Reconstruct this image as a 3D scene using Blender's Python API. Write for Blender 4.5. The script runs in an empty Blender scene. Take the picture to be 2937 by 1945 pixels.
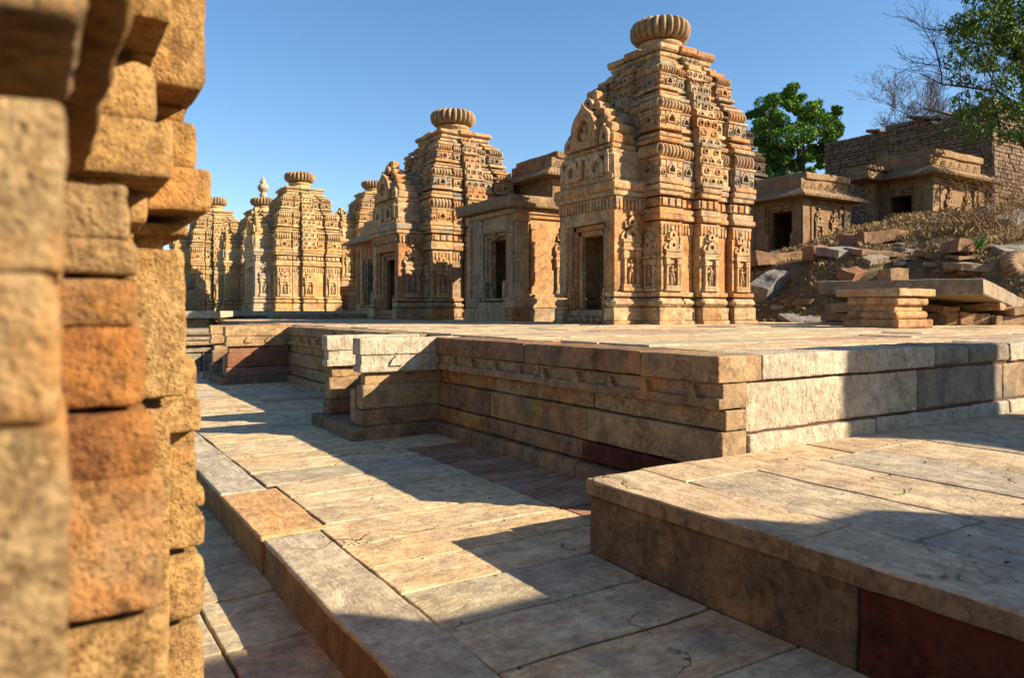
import bpy, math, random
from mathutils import Vector, Matrix, noise

# ------------------------------------------------------------------ scene, camera, light
sc = bpy.context.scene
col = sc.collection
R = math.radians
FPX, CX, HY = 2110.0, 1468.5, 892.0            # focal length, centre and horizon of the photograph in its own pixels
YAW = R(32.4)
FW = Vector((math.sin(YAW), math.cos(YAW), 0)); RT = Vector((math.cos(YAW), -math.sin(YAW), 0)); EYE = Vector((0, 0, 1.0))

cam = bpy.data.cameras.new('camera'); cam_o = bpy.data.objects.new('camera', cam); col.objects.link(cam_o)
cam_o.location = EYE; cam_o.rotation_euler = (R(90), 0, -YAW)
cam.sensor_width = 36; cam.lens = 36 * FPX / 2937; cam.shift_y = -80.5 / 2937
cam.clip_start = 0.02; cam.clip_end = 5000
cam.dof.use_dof = True; cam.dof.focus_distance = 6.0; cam.dof.aperture_fstop = 4.3; cam.dof.aperture_blades = 8
sc.camera = cam_o

SUN_DIR = Vector((-1, 1.03, -0.736)).normalized()          # the way the light travels
elev = math.asin(-SUN_DIR.z)
w = bpy.data.worlds.new('World'); sc.world = w; w.use_nodes = True
nt = w.node_tree
sky = nt.nodes.new('ShaderNodeTexSky'); sky.sky_type = 'NISHITA'; sky.sun_disc = False
sky.sun_elevation = elev; sky.sun_rotation = R(136); sky.air_density = 1.0; sky.dust_density = 0.5; sky.ozone_density = 3.0
bg = nt.nodes['Background']; bg.inputs['Strength'].default_value = 0.074
hs = nt.nodes.new('ShaderNodeHueSaturation'); hs.inputs['Saturation'].default_value = 1.14
nt.links.new(sky.outputs[0], hs.inputs['Color']); nt.links.new(hs.outputs[0], bg.inputs[0])
sl = bpy.data.lights.new('sun', 'SUN'); sl.energy = 5.0; sl.angle = R(0.5); sl.color = (1.0, 0.86, 0.66)
so = bpy.data.objects.new('sun', sl); col.objects.link(so); so.rotation_euler = SUN_DIR.to_track_quat('-Z', 'Y').to_euler()
sc.view_settings.view_transform = 'Standard'; sc.view_settings.look = 'None'; sc.view_settings.gamma = 1.0
sc.view_settings.exposure = 1.45
sc.cycles.use_denoising = True
sc.cycles.max_bounces = 5; sc.cycles.diffuse_bounces = 4

# ------------------------------------------------------------------ photograph pixel -> place in the world
def ray(sx, sy): return FW + RT * ((sx - CX) / FPX) + Vector((0, 0, -(sy - HY) / FPX))
def at_d(sx, sy, d): return EYE + ray(sx, sy) * d
def on_y(sx, sy, Y): r = ray(sx, sy); return EYE + r * (Y / r.y)
def on_z(sx, sy, z): r = ray(sx, sy); return EYE + r * ((z - 1.0) / r.z)

# ------------------------------------------------------------------ materials
def nd(t, kind, **kw):
    n = t.nodes.new(kind)
    for k, v in kw.items(): setattr(n, k, v)
    return n
def ramp(t, fac, stops, interp='LINEAR'):
    r = nd(t, 'ShaderNodeValToRGB'); r.color_ramp.interpolation = interp
    e = r.color_ramp.elements
    while len(e) < len(stops): e.new(0.5)
    for i, (p, c) in enumerate(stops):
        e[i].position = p; e[i].color = (c, c, c, 1) if isinstance(c, (int, float)) else (*c, 1)
    t.links.new(fac, r.inputs[0]); return r.outputs[0]
def math_n(t, op, a, b=None, clamp=False):
    n = nd(t, 'ShaderNodeMath', operation=op, use_clamp=clamp)
    for i, x in enumerate((a, b)):
        if x is None: continue
        if isinstance(x, (int, float)): n.inputs[i].default_value = x
        else: t.links.new(x, n.inputs[i])
    return n.outputs[0]
def noise_n(t, vec, scale, detail=6, rough=0.6, dist=0.0):
    n = nd(t, 'ShaderNodeTexNoise'); n.inputs['Scale'].default_value = scale; n.inputs['Detail'].default_value = detail
    n.inputs['Roughness'].default_value = rough; n.inputs['Distortion'].default_value = dist
    t.links.new(vec, n.inputs['Vector']); return n.outputs[0]
def mapped(t, vec, scale, loc=(0, 0, 0), rot=(0, 0, 0)):
    m = nd(t, 'ShaderNodeMapping'); m.inputs['Scale'].default_value = scale; m.inputs['Location'].default_value = loc
    m.inputs['Rotation'].default_value = rot
    t.links.new(vec, m.inputs['Vector']); return m.outputs[0]
def mix(t, kind, fac, a, b):
    m = nd(t, 'ShaderNodeMix', data_type='RGBA', blend_type=kind)
    for i, x in ((0, fac), (6, a), (7, b)):
        if isinstance(x, (int, float)): m.inputs[i].default_value = x
        elif isinstance(x, tuple): m.inputs[i].default_value = (*x, 1)
        else: t.links.new(x, m.inputs[i])
    return m.outputs[2]
def new_mat(name):
    m = bpy.data.materials.new(name); m.use_nodes = True; t = m.node_tree
    b = t.nodes['Principled BSDF']; b.inputs['Roughness'].default_value = 0.9
    b.inputs['Specular IOR Level'].default_value = 0.2
    return m, t, b

AL = 0.66
def stone(name, palette, stain=(0.09, 0.075, 0.06), stain_amt=0.5, fine=70.0, mid=11.0, bump=0.5, carve=0.0, spread=0.5, dist=0.012, layered=False, cracks=False, rust=None, grunge=0.6, chisel=0.0, al=1.0):
    """weathered sandstone: colour by block, blotches, dark weather stains, grain and pits"""
    m, t, b = new_mat(name)
    geo = nd(t, 'ShaderNodeNewGeometry'); P = geo.outputs['Position']
    oi = nd(t, 'ShaderNodeObjectInfo')
    at = nd(t, 'ShaderNodeAttribute', attribute_name='tint', attribute_type='GEOMETRY')
    n1 = noise_n(t, P, 1.7, 5, 0.6); n2 = noise_n(t, P, mid, 8, 0.68); n3 = noise_n(t, P, fine, 5, 0.6)
    if layered: n1 = noise_n(t, mapped(t, P, (0.8, 3.4, 1) if layered == 'x' else (3.4, 0.8, 1), rot=(0, 0, .16 if layered == 'x' else -.16)), 1.5, 7, .66, .7)
    f = math_n(t, 'ADD', at.outputs['Fac'], math_n(t, 'MULTIPLY', math_n(t, 'SUBTRACT', n1, 0.5), spread))
    f = math_n(t, 'ADD', f, math_n(t, 'MULTIPLY', math_n(t, 'SUBTRACT', n2, 0.5), 0.22), True)
    palette = [tuple(v * AL * al for v in p) for p in palette]; k = len(palette) - 1
    c = ramp(t, f, [(i / k, p) for i, p in enumerate(palette)])
    hgt = math_n(t, 'ADD', math_n(t, 'MULTIPLY', n2, 0.55), math_n(t, 'MULTIPLY', n3, 0.35))
    if layered:                                   # bedding lines of split flagstone
        L = mapped(t, P, (1.0, 4.2, 3.0) if layered == 'x' else (4.2, 1.0, 3.0), rot=(0, 0, 0.12 if layered == 'x' else -0.1))
        nl = noise_n(t, L, 2.2, 8, 0.62, 0.9)
        nl2 = noise_n(t, L, 7.0, 6, 0.6, 0.6)
        c = mix(t, 'MULTIPLY', ramp(t, nl, [(0.45, 0.0), (0.505, 0.38), (0.54, 0.05), (0.66, 0.0)]), c, (0.55, 0.47, 0.40))
        c = mix(t, 'OVERLAY', 0.5, c, ramp(t, nl2, [(0.3, (0.38, 0.37, 0.36)), (0.7, (0.62, 0.61, 0.58))]))
        hgt = math_n(t, 'ADD', hgt, math_n(t, 'MULTIPLY', ramp(t, nl, [(0.3, 0.0), (0.45, 0.35), (0.465, 0.6), (0.6, 0.8), (0.615, 1.0)]), 0.7))
    if cracks:
        v = nd(t, 'ShaderNodeTexVoronoi', feature='DISTANCE_TO_EDGE'); v.inputs['Scale'].default_value = 0.8
        wn = nd(t, 'ShaderNodeTexNoise'); wn.inputs['Scale'].default_value = 3.0; wn.inputs['Detail'].default_value = 6
        t.links.new(P, wn.inputs['Vector'])
        wv = nd(t, 'ShaderNodeVectorMath', operation='MULTIPLY_ADD'); t.links.new(wn.outputs['Color'], wv.inputs[0])
        wv.inputs[1].default_value = (0.7, 0.7, 0.7); t.links.new(P, wv.inputs[2]); t.links.new(wv.outputs[0], v.inputs['Vector'])
        gate = ramp(t, noise_n(t, P, 1.1, 3), [(0.5, 0.0), (0.56, 1.0)])
        cr = math_n(t, 'MULTIPLY', ramp(t, v.outputs['Distance'], [(0.0, 1.0), (0.006, 0.0)]), gate)
        c = mix(t, 'MULTIPLY', cr, c, (0.22, 0.18, 0.15)); hgt = math_n(t, 'SUBTRACT', hgt, math_n(t, 'MULTIPLY', cr, 0.8))
    c = mix(t, 'OVERLAY', 0.8, c, ramp(t, n2, [(0.28, (0.28, 0.28, 0.29)), (0.5, (0.5, 0.5, 0.5)), (0.74, (0.66, 0.65, 0.63))]))
    ng = noise_n(t, P, fine * .36, 9, 0.82, .3); ng2 = noise_n(t, P, mid * .42, 6, .7, .5)
    c = mix(t, 'MULTIPLY', grunge, c, ramp(t, math_n(t, 'ADD', math_n(t, 'MULTIPLY', ng, .6), math_n(t, 'MULTIPLY', ng2, .4)), [(0.38, (0.20, 0.16, 0.12)), (0.47, (0.62, 0.58, 0.54)), (0.54, (1, 1, 1)), (0.7, (1.12, 1.10, 1.06))]))
    if chisel:
        nc = noise_n(t, mapped(t, P, (1, 1, .33), rot=(0, .5, 0)), 46, 4, .55, .4)
        hgt = math_n(t, 'ADD', hgt, math_n(t, 'MULTIPLY', nc, chisel))
    # weather stains: blotches and vertical runs
    sv = mapped(t, P, (2.6, 2.6, 0.7)); ns = noise_n(t, sv, 1.6, 7, 0.7, 0.4)
    ns2 = noise_n(t, P, 4.3, 6, 0.75)
    sf = math_n(t, 'MULTIPLY', ramp(t, math_n(t, 'ADD', math_n(t, 'MULTIPLY', ns, 0.6), math_n(t, 'MULTIPLY', ns2, 0.4)), [(0.50, 0.0), (0.64, 1.0)]), stain_amt)
    c = mix(t, 'MIX', sf, c, stain)
    if rust:
        nr = noise_n(t, mapped(t, P, (1, 1, 1), (7, 3, 1)), 2.3, 6, 0.65)
        c = mix(t, 'MIX', ramp(t, nr, [(0.56, 0.0), (0.68, 0.75)]), c, rust)
    pits = nd(t, 'ShaderNodeTexVoronoi'); pits.inputs['Scale'].default_value = fine * 0.6; t.links.new(P, pits.inputs['Vector'])
    pf = ramp(t, pits.outputs['Distance'], [(0.0, 1.0), (0.32, 0.0)])
    c = mix(t, 'MULTIPLY', math_n(t, 'MULTIPLY', pf, 0.35), c, (0.45, 0.36, 0.28))
    hgt = math_n(t, 'SUBTRACT', hgt, math_n(t, 'MULTIPLY', pf, 0.16))
    if carve:                                      # small carved scrollwork
        vc = nd(t, 'ShaderNodeTexVoronoi', feature='SMOOTH_F1'); vc.inputs['Scale'].default_value = 13; t.links.new(P, vc.inputs['Vector'])
        hgt = math_n(t, 'ADD', hgt, math_n(t, 'MULTIPLY', ramp(t, vc.outputs['Distance'], [(0.1, 1.0), (0.3, 0.15), (0.42, 0.75), (0.6, 0.0)]), carve))
    bp = nd(t, 'ShaderNodeBump'); bp.inputs['Strength'].default_value = bump; bp.inputs['Distance'].default_value = dist
    t.links.new(hgt, bp.inputs['Height']); t.links.new(bp.outputs[0], b.inputs['Normal'])
    t.links.new(c, b.inputs['Base Color'])
    return m

OCHRE = [(0.54, 0.235, 0.085), (0.60, 0.30, 0.115), (0.63, 0.365, 0.16), (0.60, 0.385, 0.19), (0.62, 0.44, 0.24), (0.50, 0.305, 0.165), (0.42, 0.335, 0.225), (0.34, 0.29, 0.22)]
M_TEMPLE = stone('ochre_sandstone', OCHRE, stain=(0.10, 0.08, 0.06), stain_amt=0.8, fine=42, mid=9, bump=0.75, dist=0.02, rust=(0.42, 0.17, 0.055), grunge=.75, al=1.06)
M_CARVED = stone('carved_sandstone', OCHRE, stain=(0.15, 0.115, 0.08), stain_amt=0.5, fine=40, mid=10, bump=0.9, dist=0.03, carve=0.9, rust=(0.42, 0.17, 0.06))
M_TAN = stone('pale_tan_sandstone', [(0.54, 0.28, 0.09), (0.62, 0.38, 0.15), (0.66, 0.45, 0.20), (0.64, 0.48, 0.25), (0.56, 0.33, 0.15), (0.46, 0.36, 0.21)], stain=(0.16, 0.13, 0.10), stain_amt=0.6, fine=30, mid=7, bump=0.7, dist=0.02, spread=.7, al=1.1)
M_WARM = stone('warm_brown_sandstone', [(0.36, 0.19, 0.085), (0.44, 0.26, 0.12), (0.46, 0.30, 0.15), (0.36, 0.25, 0.14)], stain=(0.10, 0.08, 0.06), stain_amt=0.7, fine=36, mid=8, bump=0.9, dist=0.025, spread=.8, carve=.35, al=.85)
M_CREAM = stone('cream_new_stone', [(0.50, 0.38, 0.24), (0.54, 0.42, 0.28), (0.50, 0.38, 0.25)], stain=(0.24, 0.18, 0.12), stain_amt=0.6, fine=40, mid=10, bump=0.6, al=1.1)
M_GREYT = stone('weathered_sandstone', [(0.32, 0.20, 0.11), (0.40, 0.27, 0.15), (0.38, 0.29, 0.19), (0.30, 0.25, 0.19)], stain=(0.08, 0.07, 0.06), stain_amt=0.75, fine=42, mid=9, bump=0.8, dist=0.02)
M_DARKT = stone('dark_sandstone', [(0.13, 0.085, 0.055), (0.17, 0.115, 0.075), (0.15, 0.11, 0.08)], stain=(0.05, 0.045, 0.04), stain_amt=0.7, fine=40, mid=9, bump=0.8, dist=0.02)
M_RIBBED = stone('ridged_stone', [(0.44, 0.27, 0.13), (0.47, 0.31, 0.16), (0.40, 0.28, 0.15)], stain=(0.15, 0.12, 0.09), stain_amt=0.6, fine=42, mid=9, bump=0.7, dist=0.015)
M_PLAT = stone('terrace_wall_stone', [(0.44, 0.20, 0.065), (0.47, 0.27, 0.11), (0.50, 0.33, 0.165), (0.46, 0.31, 0.165), (0.36, 0.23, 0.12), (0.32, 0.165, 0.08)], stain=(0.12, 0.085, 0.055), stain_amt=0.8, fine=85, mid=13, bump=0.75, dist=0.014, rust=(0.42, 0.19, 0.06), al=1.05, grunge=.85)
M_BROWN = stone('mottled_brown_stone', [(0.22, 0.135, 0.07), (0.30, 0.20, 0.11), (0.26, 0.185, 0.11), (0.17, 0.115, 0.065)], stain=(0.07, 0.05, 0.035), stain_amt=0.8, fine=85, mid=10, bump=0.8, dist=0.012, spread=1.0, al=1.35, rust=(0.40, 0.22, 0.09), grunge=.85)
M_PALE = stone('pale_new_stone', [(0.60, 0.49, 0.33), (0.66, 0.55, 0.39), (0.62, 0.52, 0.38), (0.50, 0.45, 0.35)], stain=(0.26, 0.22, 0.16), stain_amt=0.5, fine=75, mid=16, bump=0.75, dist=0.018, chisel=.8, grunge=.7, al=1.0)
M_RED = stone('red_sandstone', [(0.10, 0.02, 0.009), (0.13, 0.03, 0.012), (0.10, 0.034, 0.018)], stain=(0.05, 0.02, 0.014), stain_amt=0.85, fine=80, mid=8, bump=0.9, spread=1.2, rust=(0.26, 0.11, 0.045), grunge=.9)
M_FLAG = stone('paving_flagstone', [(0.74, 0.50, 0.25), (0.74, 0.55, 0.32), (0.68, 0.53, 0.32), (0.52, 0.46, 0.31), (0.58, 0.37, 0.24), (0.38, 0.19, 0.105)], stain=(0.17, 0.15, 0.12), stain_amt=0.6, fine=75, mid=9, bump=0.8, dist=0.012, layered='x', cracks=True, spread=1.0, al=1.22, grunge=.6)
M_FLAGY = stone('terrace_flagstone', [(0.70, 0.50, 0.29), (0.66, 0.49, 0.30), (0.60, 0.48, 0.31), (0.48, 0.42, 0.31), (0.62, 0.43, 0.27)], stain=(0.17, 0.15, 0.12), stain_amt=0.55, fine=75, mid=9, bump=0.8, dist=0.012, layered='y', cracks=True, spread=0.9, al=1.22, grunge=.6)
M_KERB = stone('kerb_stone', [(0.66, 0.37, 0.14), (0.58, 0.45, 0.28), (0.56, 0.46, 0.31), (0.47, 0.42, 0.32)], stain=(0.20, 0.16, 0.12), stain_amt=0.5, fine=80, mid=12, bump=0.7, dist=0.012, layered='y', cracks=True, spread=0.25, al=1.3, grunge=.6)
M_NEAR = stone('rough_golden_sandstone', [(0.50, 0.26, 0.075), (0.56, 0.315, 0.10), (0.58, 0.35, 0.13), (0.54, 0.37, 0.18), (0.50, 0.20, 0.05), (0.28, 0.13, 0.055)], stain=(0.16, 0.085, 0.035), stain_amt=0.6, fine=150, mid=38, bump=1.0, dist=0.022, spread=0.7, grunge=.95, rust=(0.50, 0.22, 0.05))
M_BRICK = stone('rubble_masonry', [(0.20, 0.11, 0.06), (0.27, 0.165, 0.09), (0.31, 0.20, 0.12), (0.22, 0.165, 0.12), (0.26, 0.12, 0.07)], stain=(0.08, 0.065, 0.05), stain_amt=0.6, fine=30, mid=7, bump=0.8, dist=0.03, spread=0.4)
M_ROCK = stone('broken_stone', [(0.34, 0.17, 0.09), (0.42, 0.25, 0.13), (0.46, 0.33, 0.20), (0.42, 0.36, 0.28), (0.30, 0.29, 0.27)], stain=(0.12, 0.10, 0.08), stain_amt=0.55, fine=45, mid=9, bump=0.8, dist=0.02, spread=0.25)
M_SOIL = stone('joint_soil', [(0.10, 0.045, 0.026), (0.15, 0.07, 0.04), (0.12, 0.06, 0.036)], stain_amt=0.3, fine=60, mid=12, bump=0.8)
M_GROUND = stone('dry_earth', [(0.16, 0.10, 0.05), (0.24, 0.17, 0.08), (0.30, 0.22, 0.11), (0.20, 0.17, 0.07), (0.13, 0.08, 0.04)], stain=(0.07, 0.045, 0.025), stain_amt=0.6, fine=35, mid=5, bump=1.0, dist=0.06, spread=1.1)

def plain(name, stops, scale=3.0, rough=0.7, trans=0.0):
    m, t, b = new_mat(name)
    at = nd(t, 'ShaderNodeAttribute', attribute_name='tint', attribute_type='GEOMETRY')
    geo = nd(t, 'ShaderNodeNewGeometry')
    f = math_n(t, 'ADD', at.outputs['Fac'], math_n(t, 'MULTIPLY', math_n(t, 'SUBTRACT', noise_n(t, geo.outputs['Position'], scale, 3), 0.5), 0.5), True)
    k = len(stops) - 1
    t.links.new(ramp(t, f, [(i / k, s) for i, s in enumerate(stops)]), b.inputs['Base Color'])
    b.inputs['Roughness'].default_value = rough
    return m
M_LEAF = plain('broad_leaf', [(0.04, 0.10, 0.012), (0.075, 0.16, 0.018), (0.13, 0.24, 0.026), (0.20, 0.31, 0.035)], 0.9, 0.8)
M_LEAF2 = plain('narrow_leaf', [(0.035, 0.07, 0.012), (0.06, 0.12, 0.018), (0.11, 0.18, 0.025), (0.18, 0.23, 0.035)], 1.1, 0.8)
M_BARK = plain('bark', [(0.05, 0.04, 0.03), (0.09, 0.07, 0.055)], 8, 0.9)
M_TWIG = plain('grey_twig', [(0.06, 0.05, 0.048), (0.11, 0.09, 0.085)], 8, 0.9)
M_STRAW = plain('dry_grass', [(0.14, 0.085, 0.035), (0.24, 0.15, 0.06), (0.32, 0.21, 0.09), (0.25, 0.17, 0.06), (0.10, 0.13, 0.03)], 0.6, 0.8)
M_SCRUB = plain('dry_scrub', [(0.11, 0.06, 0.03), (0.19, 0.11, 0.05), (0.25, 0.16, 0.08)], 2, 0.9)
M_WEED = plain('green_weed', [(0.05, 0.14, 0.015), (0.10, 0.22, 0.03)], 8, 0.5)

# ------------------------------------------------------------------ mesh building
class MB:
    def __init__(s, seed=0):
        s.v = []; s.f = []; s.t = []; s.sm = []; s.M = None; s.r = random.Random(seed); s.lo = .03; s.hi = .86
    def add(s, verts, faces, tint=None, smooth=False):
        o = len(s.v)
        if s.M is not None: verts = [s.M @ Vector(p) for p in verts]
        s.v.extend(verts)
        if tint is None: tint = s.r.uniform(s.lo, s.hi)
        for f in faces: s.f.append([i + o for i in f])
        s.t.extend([tint] * len(faces)); s.sm.extend([smooth] * len(faces))
    def box(s, x0, x1, y0, y1, z0, z1, b=0.012, tint=None, j=0.0):
        if x1 < x0: x0, x1 = x1, x0
        if y1 < y0: y0, y1 = y1, y0
        b = min(b, (x1 - x0) * .45, (y1 - y0) * .45, (z1 - z0) * .45)
        V = []
        for c in _CORN:
            J = [s.r.uniform(-j, j) for _ in range(3)] if j else (0, 0, 0)
            p = [(x0, x1)[c[0]] + J[0], (y0, y1)[c[1]] + J[1], (z0, z1)[c[2]] + J[2]]
            q = [p[i] + (b if c[i] == 0 else -b) for i in range(3)]
            V += [(p[0], q[1], q[2]), (q[0], p[1], q[2]), (q[0], q[1], p[2])]
        s.add(V, _BOXF, tint)
    def prism(s, pts, y0, y1, tint=None, smooth=False):
        """outline in (x,z) pushed from y0 (front) to y1"""
        n = len(pts)
        V = [(x, y0, z) for x, z in pts] + [(x, y1, z) for x, z in pts]
        F = [list(range(n)), list(range(2 * n - 1, n - 1, -1))] + [[i, i + n, (i + 1) % n + n, (i + 1) % n] for i in range(n)]
        s.add(V, F, tint, smooth)
    def ring(s, outer, inner, y0, y1, tint=None):
        n = len(outer)
        V = [(x, y0, z) for x, z in outer] + [(x, y0, z) for x, z in inner] + [(x, y1, z) for x, z in outer] + [(x, y1, z) for x, z in inner]
        F = []
        for i in range(n):
            k = (i + 1) % n
            F += [[i, k, n + k, n + i], [i, 2 * n + i, 2 * n + k, k], [n + i, n + k, 3 * n + k, 3 * n + i]]
        s.add(V, F, tint)
    def tube(s, pts, rad, n=6, tint=None, cap=True, smooth=True):
        V = []; F = []; m = len(pts)
        pts = [Vector(p) for p in pts]
        up = Vector((0.3, 0.2, 1)).normalized()
        for i, p in enumerate(pts):
            d = (pts[min(i + 1, m - 1)] - pts[max(i - 1, 0)])
            d = d.normalized() if d.length > 1e-9 else Vector((0, 0, 1))
            a = d.cross(up)
            a = a.normalized() if a.length > 1e-4 else Vector((1, 0, 0))
            c = d.cross(a); rr = rad[i] if isinstance(rad, (list, tuple)) else rad
            V += [p + (a * math.cos(k * 2 * math.pi / n) + c * math.sin(k * 2 * math.pi / n)) * rr for k in range(n)]
        for i in range(m - 1):
            for k in range(n):
                F.append([i * n + k, i * n + (k + 1) % n, (i + 1) * n + (k + 1) % n, (i + 1) * n + k])
        if cap: F += [list(range(n - 1, -1, -1)), list(range((m - 1) * n, m * n))]
        s.add(V, F, tint, smooth)
    def lathe(s, prof, n=24, lobes=0, depth=0.0, tint=None, smooth=True):
        """profile (r,z) about the z axis, optionally ribbed into lobes"""
        V = []; F = []; m = len(prof)
        for (r, z) in prof:
            for k in range(n):
                a = 2 * math.pi * k / n
                q = r * (1 - depth * (1 - abs(math.sin(lobes * a / 2)) ** 0.7)) * (1 + .035 * noise.noise(Vector((math.floor(lobes * a / 2 / math.pi) * 1.7, z * 2, 3)))) if lobes else r
                V.append((q * math.cos(a), q * math.sin(a), z))
        for i in range(m - 1):
            for k in range(n):
                F.append([i * n + k, i * n + (k + 1) % n, (i + 1) * n + (k + 1) % n, (i + 1) * n + k])
        F += [list(range(n - 1, -1, -1)), list(range((m - 1) * n, m * n))]
        s.add(V, F, tint, smooth)
    def rough(s, x0, x1, y0, y1, z0, z1, r=0.02, res=0.04, amp=0.005, fr=9.0, wob=0.0, tint=None, warp=None, cap=70):
        """worn stone block: welded grid with rounded edges and an uneven surface"""
        L = (x1 - x0, y1 - y0, z1 - z0); r = min(r, min(L) * .45)
        lo = Vector((x0, y0, z0)); G = []
        for l in L:
            n = max(1, min(cap, int(round((l - 4 * r) / res)))) if l > 4 * r else 1
            if l > 4.5 * r: G.append([0, r * .4, r * 1.05, r * 2] + [2 * r + (l - 4 * r) * q / n for q in range(1, n)] + [l - 2 * r, l - r * 1.05, l - r * .4, l])
            else: G.append([0, r * .4, r, l / 2, l - r, l - r * .4, l])
        N = [len(g) - 1 for g in G]
        off = Vector((s.r.uniform(0, 90), s.r.uniform(0, 90), s.r.uniform(0, 90)))
        idx = {}; V = []; F = []
        def vid(i, j, k):
            q = idx.get((i, j, k))
            if q is None:
                g = (G[0][i], G[1][j], G[2][k])
                p = Vector(g); c = Vector([min(max(p[a], r), L[a] - r) for a in range(3)])
                d = p - c
                if d.length > 1e-9: d.normalize()
                p = lo + c + d * r
                h = noise.noise(p * fr + off) + 0.5 * noise.noise(p * fr * 2.6 + off) + 0.25 * noise.noise(p * fr * 6 + off)
                p = p + d * (h * amp)
                if wob: p = p + noise.noise_vector(p * 1.9 + off) * wob
                if warp: p = warp(p)
                q = idx[(i, j, k)] = len(V); V.append(p)
            return q
        A, B, C = N
        for i in range(A):
            for j in range(B):
                F.append([vid(i, j, 0), vid(i, j + 1, 0), vid(i + 1, j + 1, 0), vid(i + 1, j, 0)])
                F.append([vid(i, j, C), vid(i + 1, j, C), vid(i + 1, j + 1, C), vid(i, j + 1, C)])
        for i in range(A):
            for k in range(C):
                F.append([vid(i, 0, k), vid(i + 1, 0, k), vid(i + 1, 0, k + 1), vid(i, 0, k + 1)])
                F.append([vid(i, B, k), vid(i, B, k + 1), vid(i + 1, B, k + 1), vid(i + 1, B, k)])
        for j in range(B):
            for k in range(C):
                F.append([vid(0, j, k), vid(0, j, k + 1), vid(0, j + 1, k + 1), vid(0, j + 1, k)])
                F.append([vid(A, j, k), vid(A, j + 1, k), vid(A, j + 1, k + 1), vid(A, j, k + 1)])
        s.add(V, F, tint, True)
    def build(s, name, mat, parent=None, loc=None):
        me = bpy.data.meshes.new(name)
        me.from_pydata([tuple(p) for p in s.v], [], s.f)
        me.polygons.foreach_set('use_smooth', s.sm)
        a = me.attributes.new('tint', 'FLOAT', 'FACE'); a.data.foreach_set('value', s.t)
        me.materials.append(mat); me.update()
        o = bpy.data.objects.new(name, me); col.objects.link(o)
        if parent: o.parent = parent
        if loc: o.location = loc
        return o

_CORN = [(a, b, c) for a in (0, 1) for b in (0, 1) for c in (0, 1)]
def _boxf():
    P = []
    for c in _CORN:
        p = [2 * k - 1 for k in c]; q = [k * 0.8 for k in p]
        P += [Vector((p[0], q[1], q[2])), Vector((q[0], p[1], q[2])), Vector((q[0], q[1], p[2]))]
    ix = lambda c, a: _CORN.index(tuple(c)) * 3 + a
    F = []
    for a in range(3):
        o = [k for k in range(3) if k != a]
        for sd in (0, 1):
            f = []
            for (m, n) in ((0, 0), (1, 0), (1, 1), (0, 1)):
                c = [0, 0, 0]; c[a] = sd; c[o[0]] = m; c[o[1]] = n; f.append(ix(c, a))
            F.append(f)
        for m in (0, 1):
            for n in (0, 1):
                c0 = [0, 0, 0]; c1 = [0, 0, 0]; c1[a] = 1
                for c in (c0, c1): c[o[0]] = m; c[o[1]] = n
                F.append([ix(c0, o[0]), ix(c1, o[0]), ix(c1, o[1]), ix(c0, o[1])])
    for c in _CORN: F.append([ix(c, 0), ix(c, 1), ix(c, 2)])
    out = []
    for f in F:
        nrm = (P[f[1]] - P[f[0]]).cross(P[f[2]] - P[f[0]]); cen = sum((P[i] for i in f), Vector()) / len(f)
        out.append(f if nrm.dot(cen) > 0 else f[::-1])
    return out
_BOXF = _boxf()

def tag(o, label=None, cat=None, group=None, kind=None):
    if label: o['label'] = label
    if cat: o['category'] = cat
    if group: o['group'] = group
    if kind: o['kind'] = kind
    return o
def empty(name, loc, rz=0, s=1.0):
    o = bpy.data.objects.new(name, None); col.objects.link(o)
    o.location = loc; o.rotation_euler = (0, 0, rz); o.scale = s if isinstance(s, tuple) else (s, s, s); o.empty_display_size = 0.2
    return o

SIDES = [Matrix.Rotation(R(a), 4, 'Z') for a in (0, -90, 180, 90)]       # -Y, -X, +Y, +X

# ---- carved motifs, drawn facing -Y with the wall at y
_ARCH = [(-.5, 0), (-.5, .32), (-.46, .52), (-.34, .70), (-.16, .82), (-.07, .90), (0, 1.0), (.07, .90), (.16, .82), (.34, .70), (.46, .52), (.5, .32), (.5, 0), (.25, 0), (0, 0), (-.25, 0)]
def arch(mb, u, z, w, h, y, t, hole=0.24, tint=None):
    w *= mb.r.uniform(.9, 1.08); h *= mb.r.uniform(.86, 1.08); t *= mb.r.uniform(.7, 1.1); hole *= mb.r.uniform(.75, 1.1); u += mb.r.uniform(-.02, .02) * w; k_ = mb.r.uniform(.55, 1.0) if mb.r.random() < .25 else 1
    outer = [(u + a * w, z + min(b, k_ + .1 * math.sin(a * 9)) * h) for a, b in _ARCH]
    cx, cz = u, z + 0.36 * h; inn = []
    for (x, q) in outer:
        a = math.atan2((q - cz) / h, (x - cx) / w)
        inn.append((cx + math.cos(a) * hole * w, max(z + 0.16 * h, cz + math.sin(a) * hole * 1.1 * h)))
    mb.ring(outer, inn, y - t, y + 0.01, tint)
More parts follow.
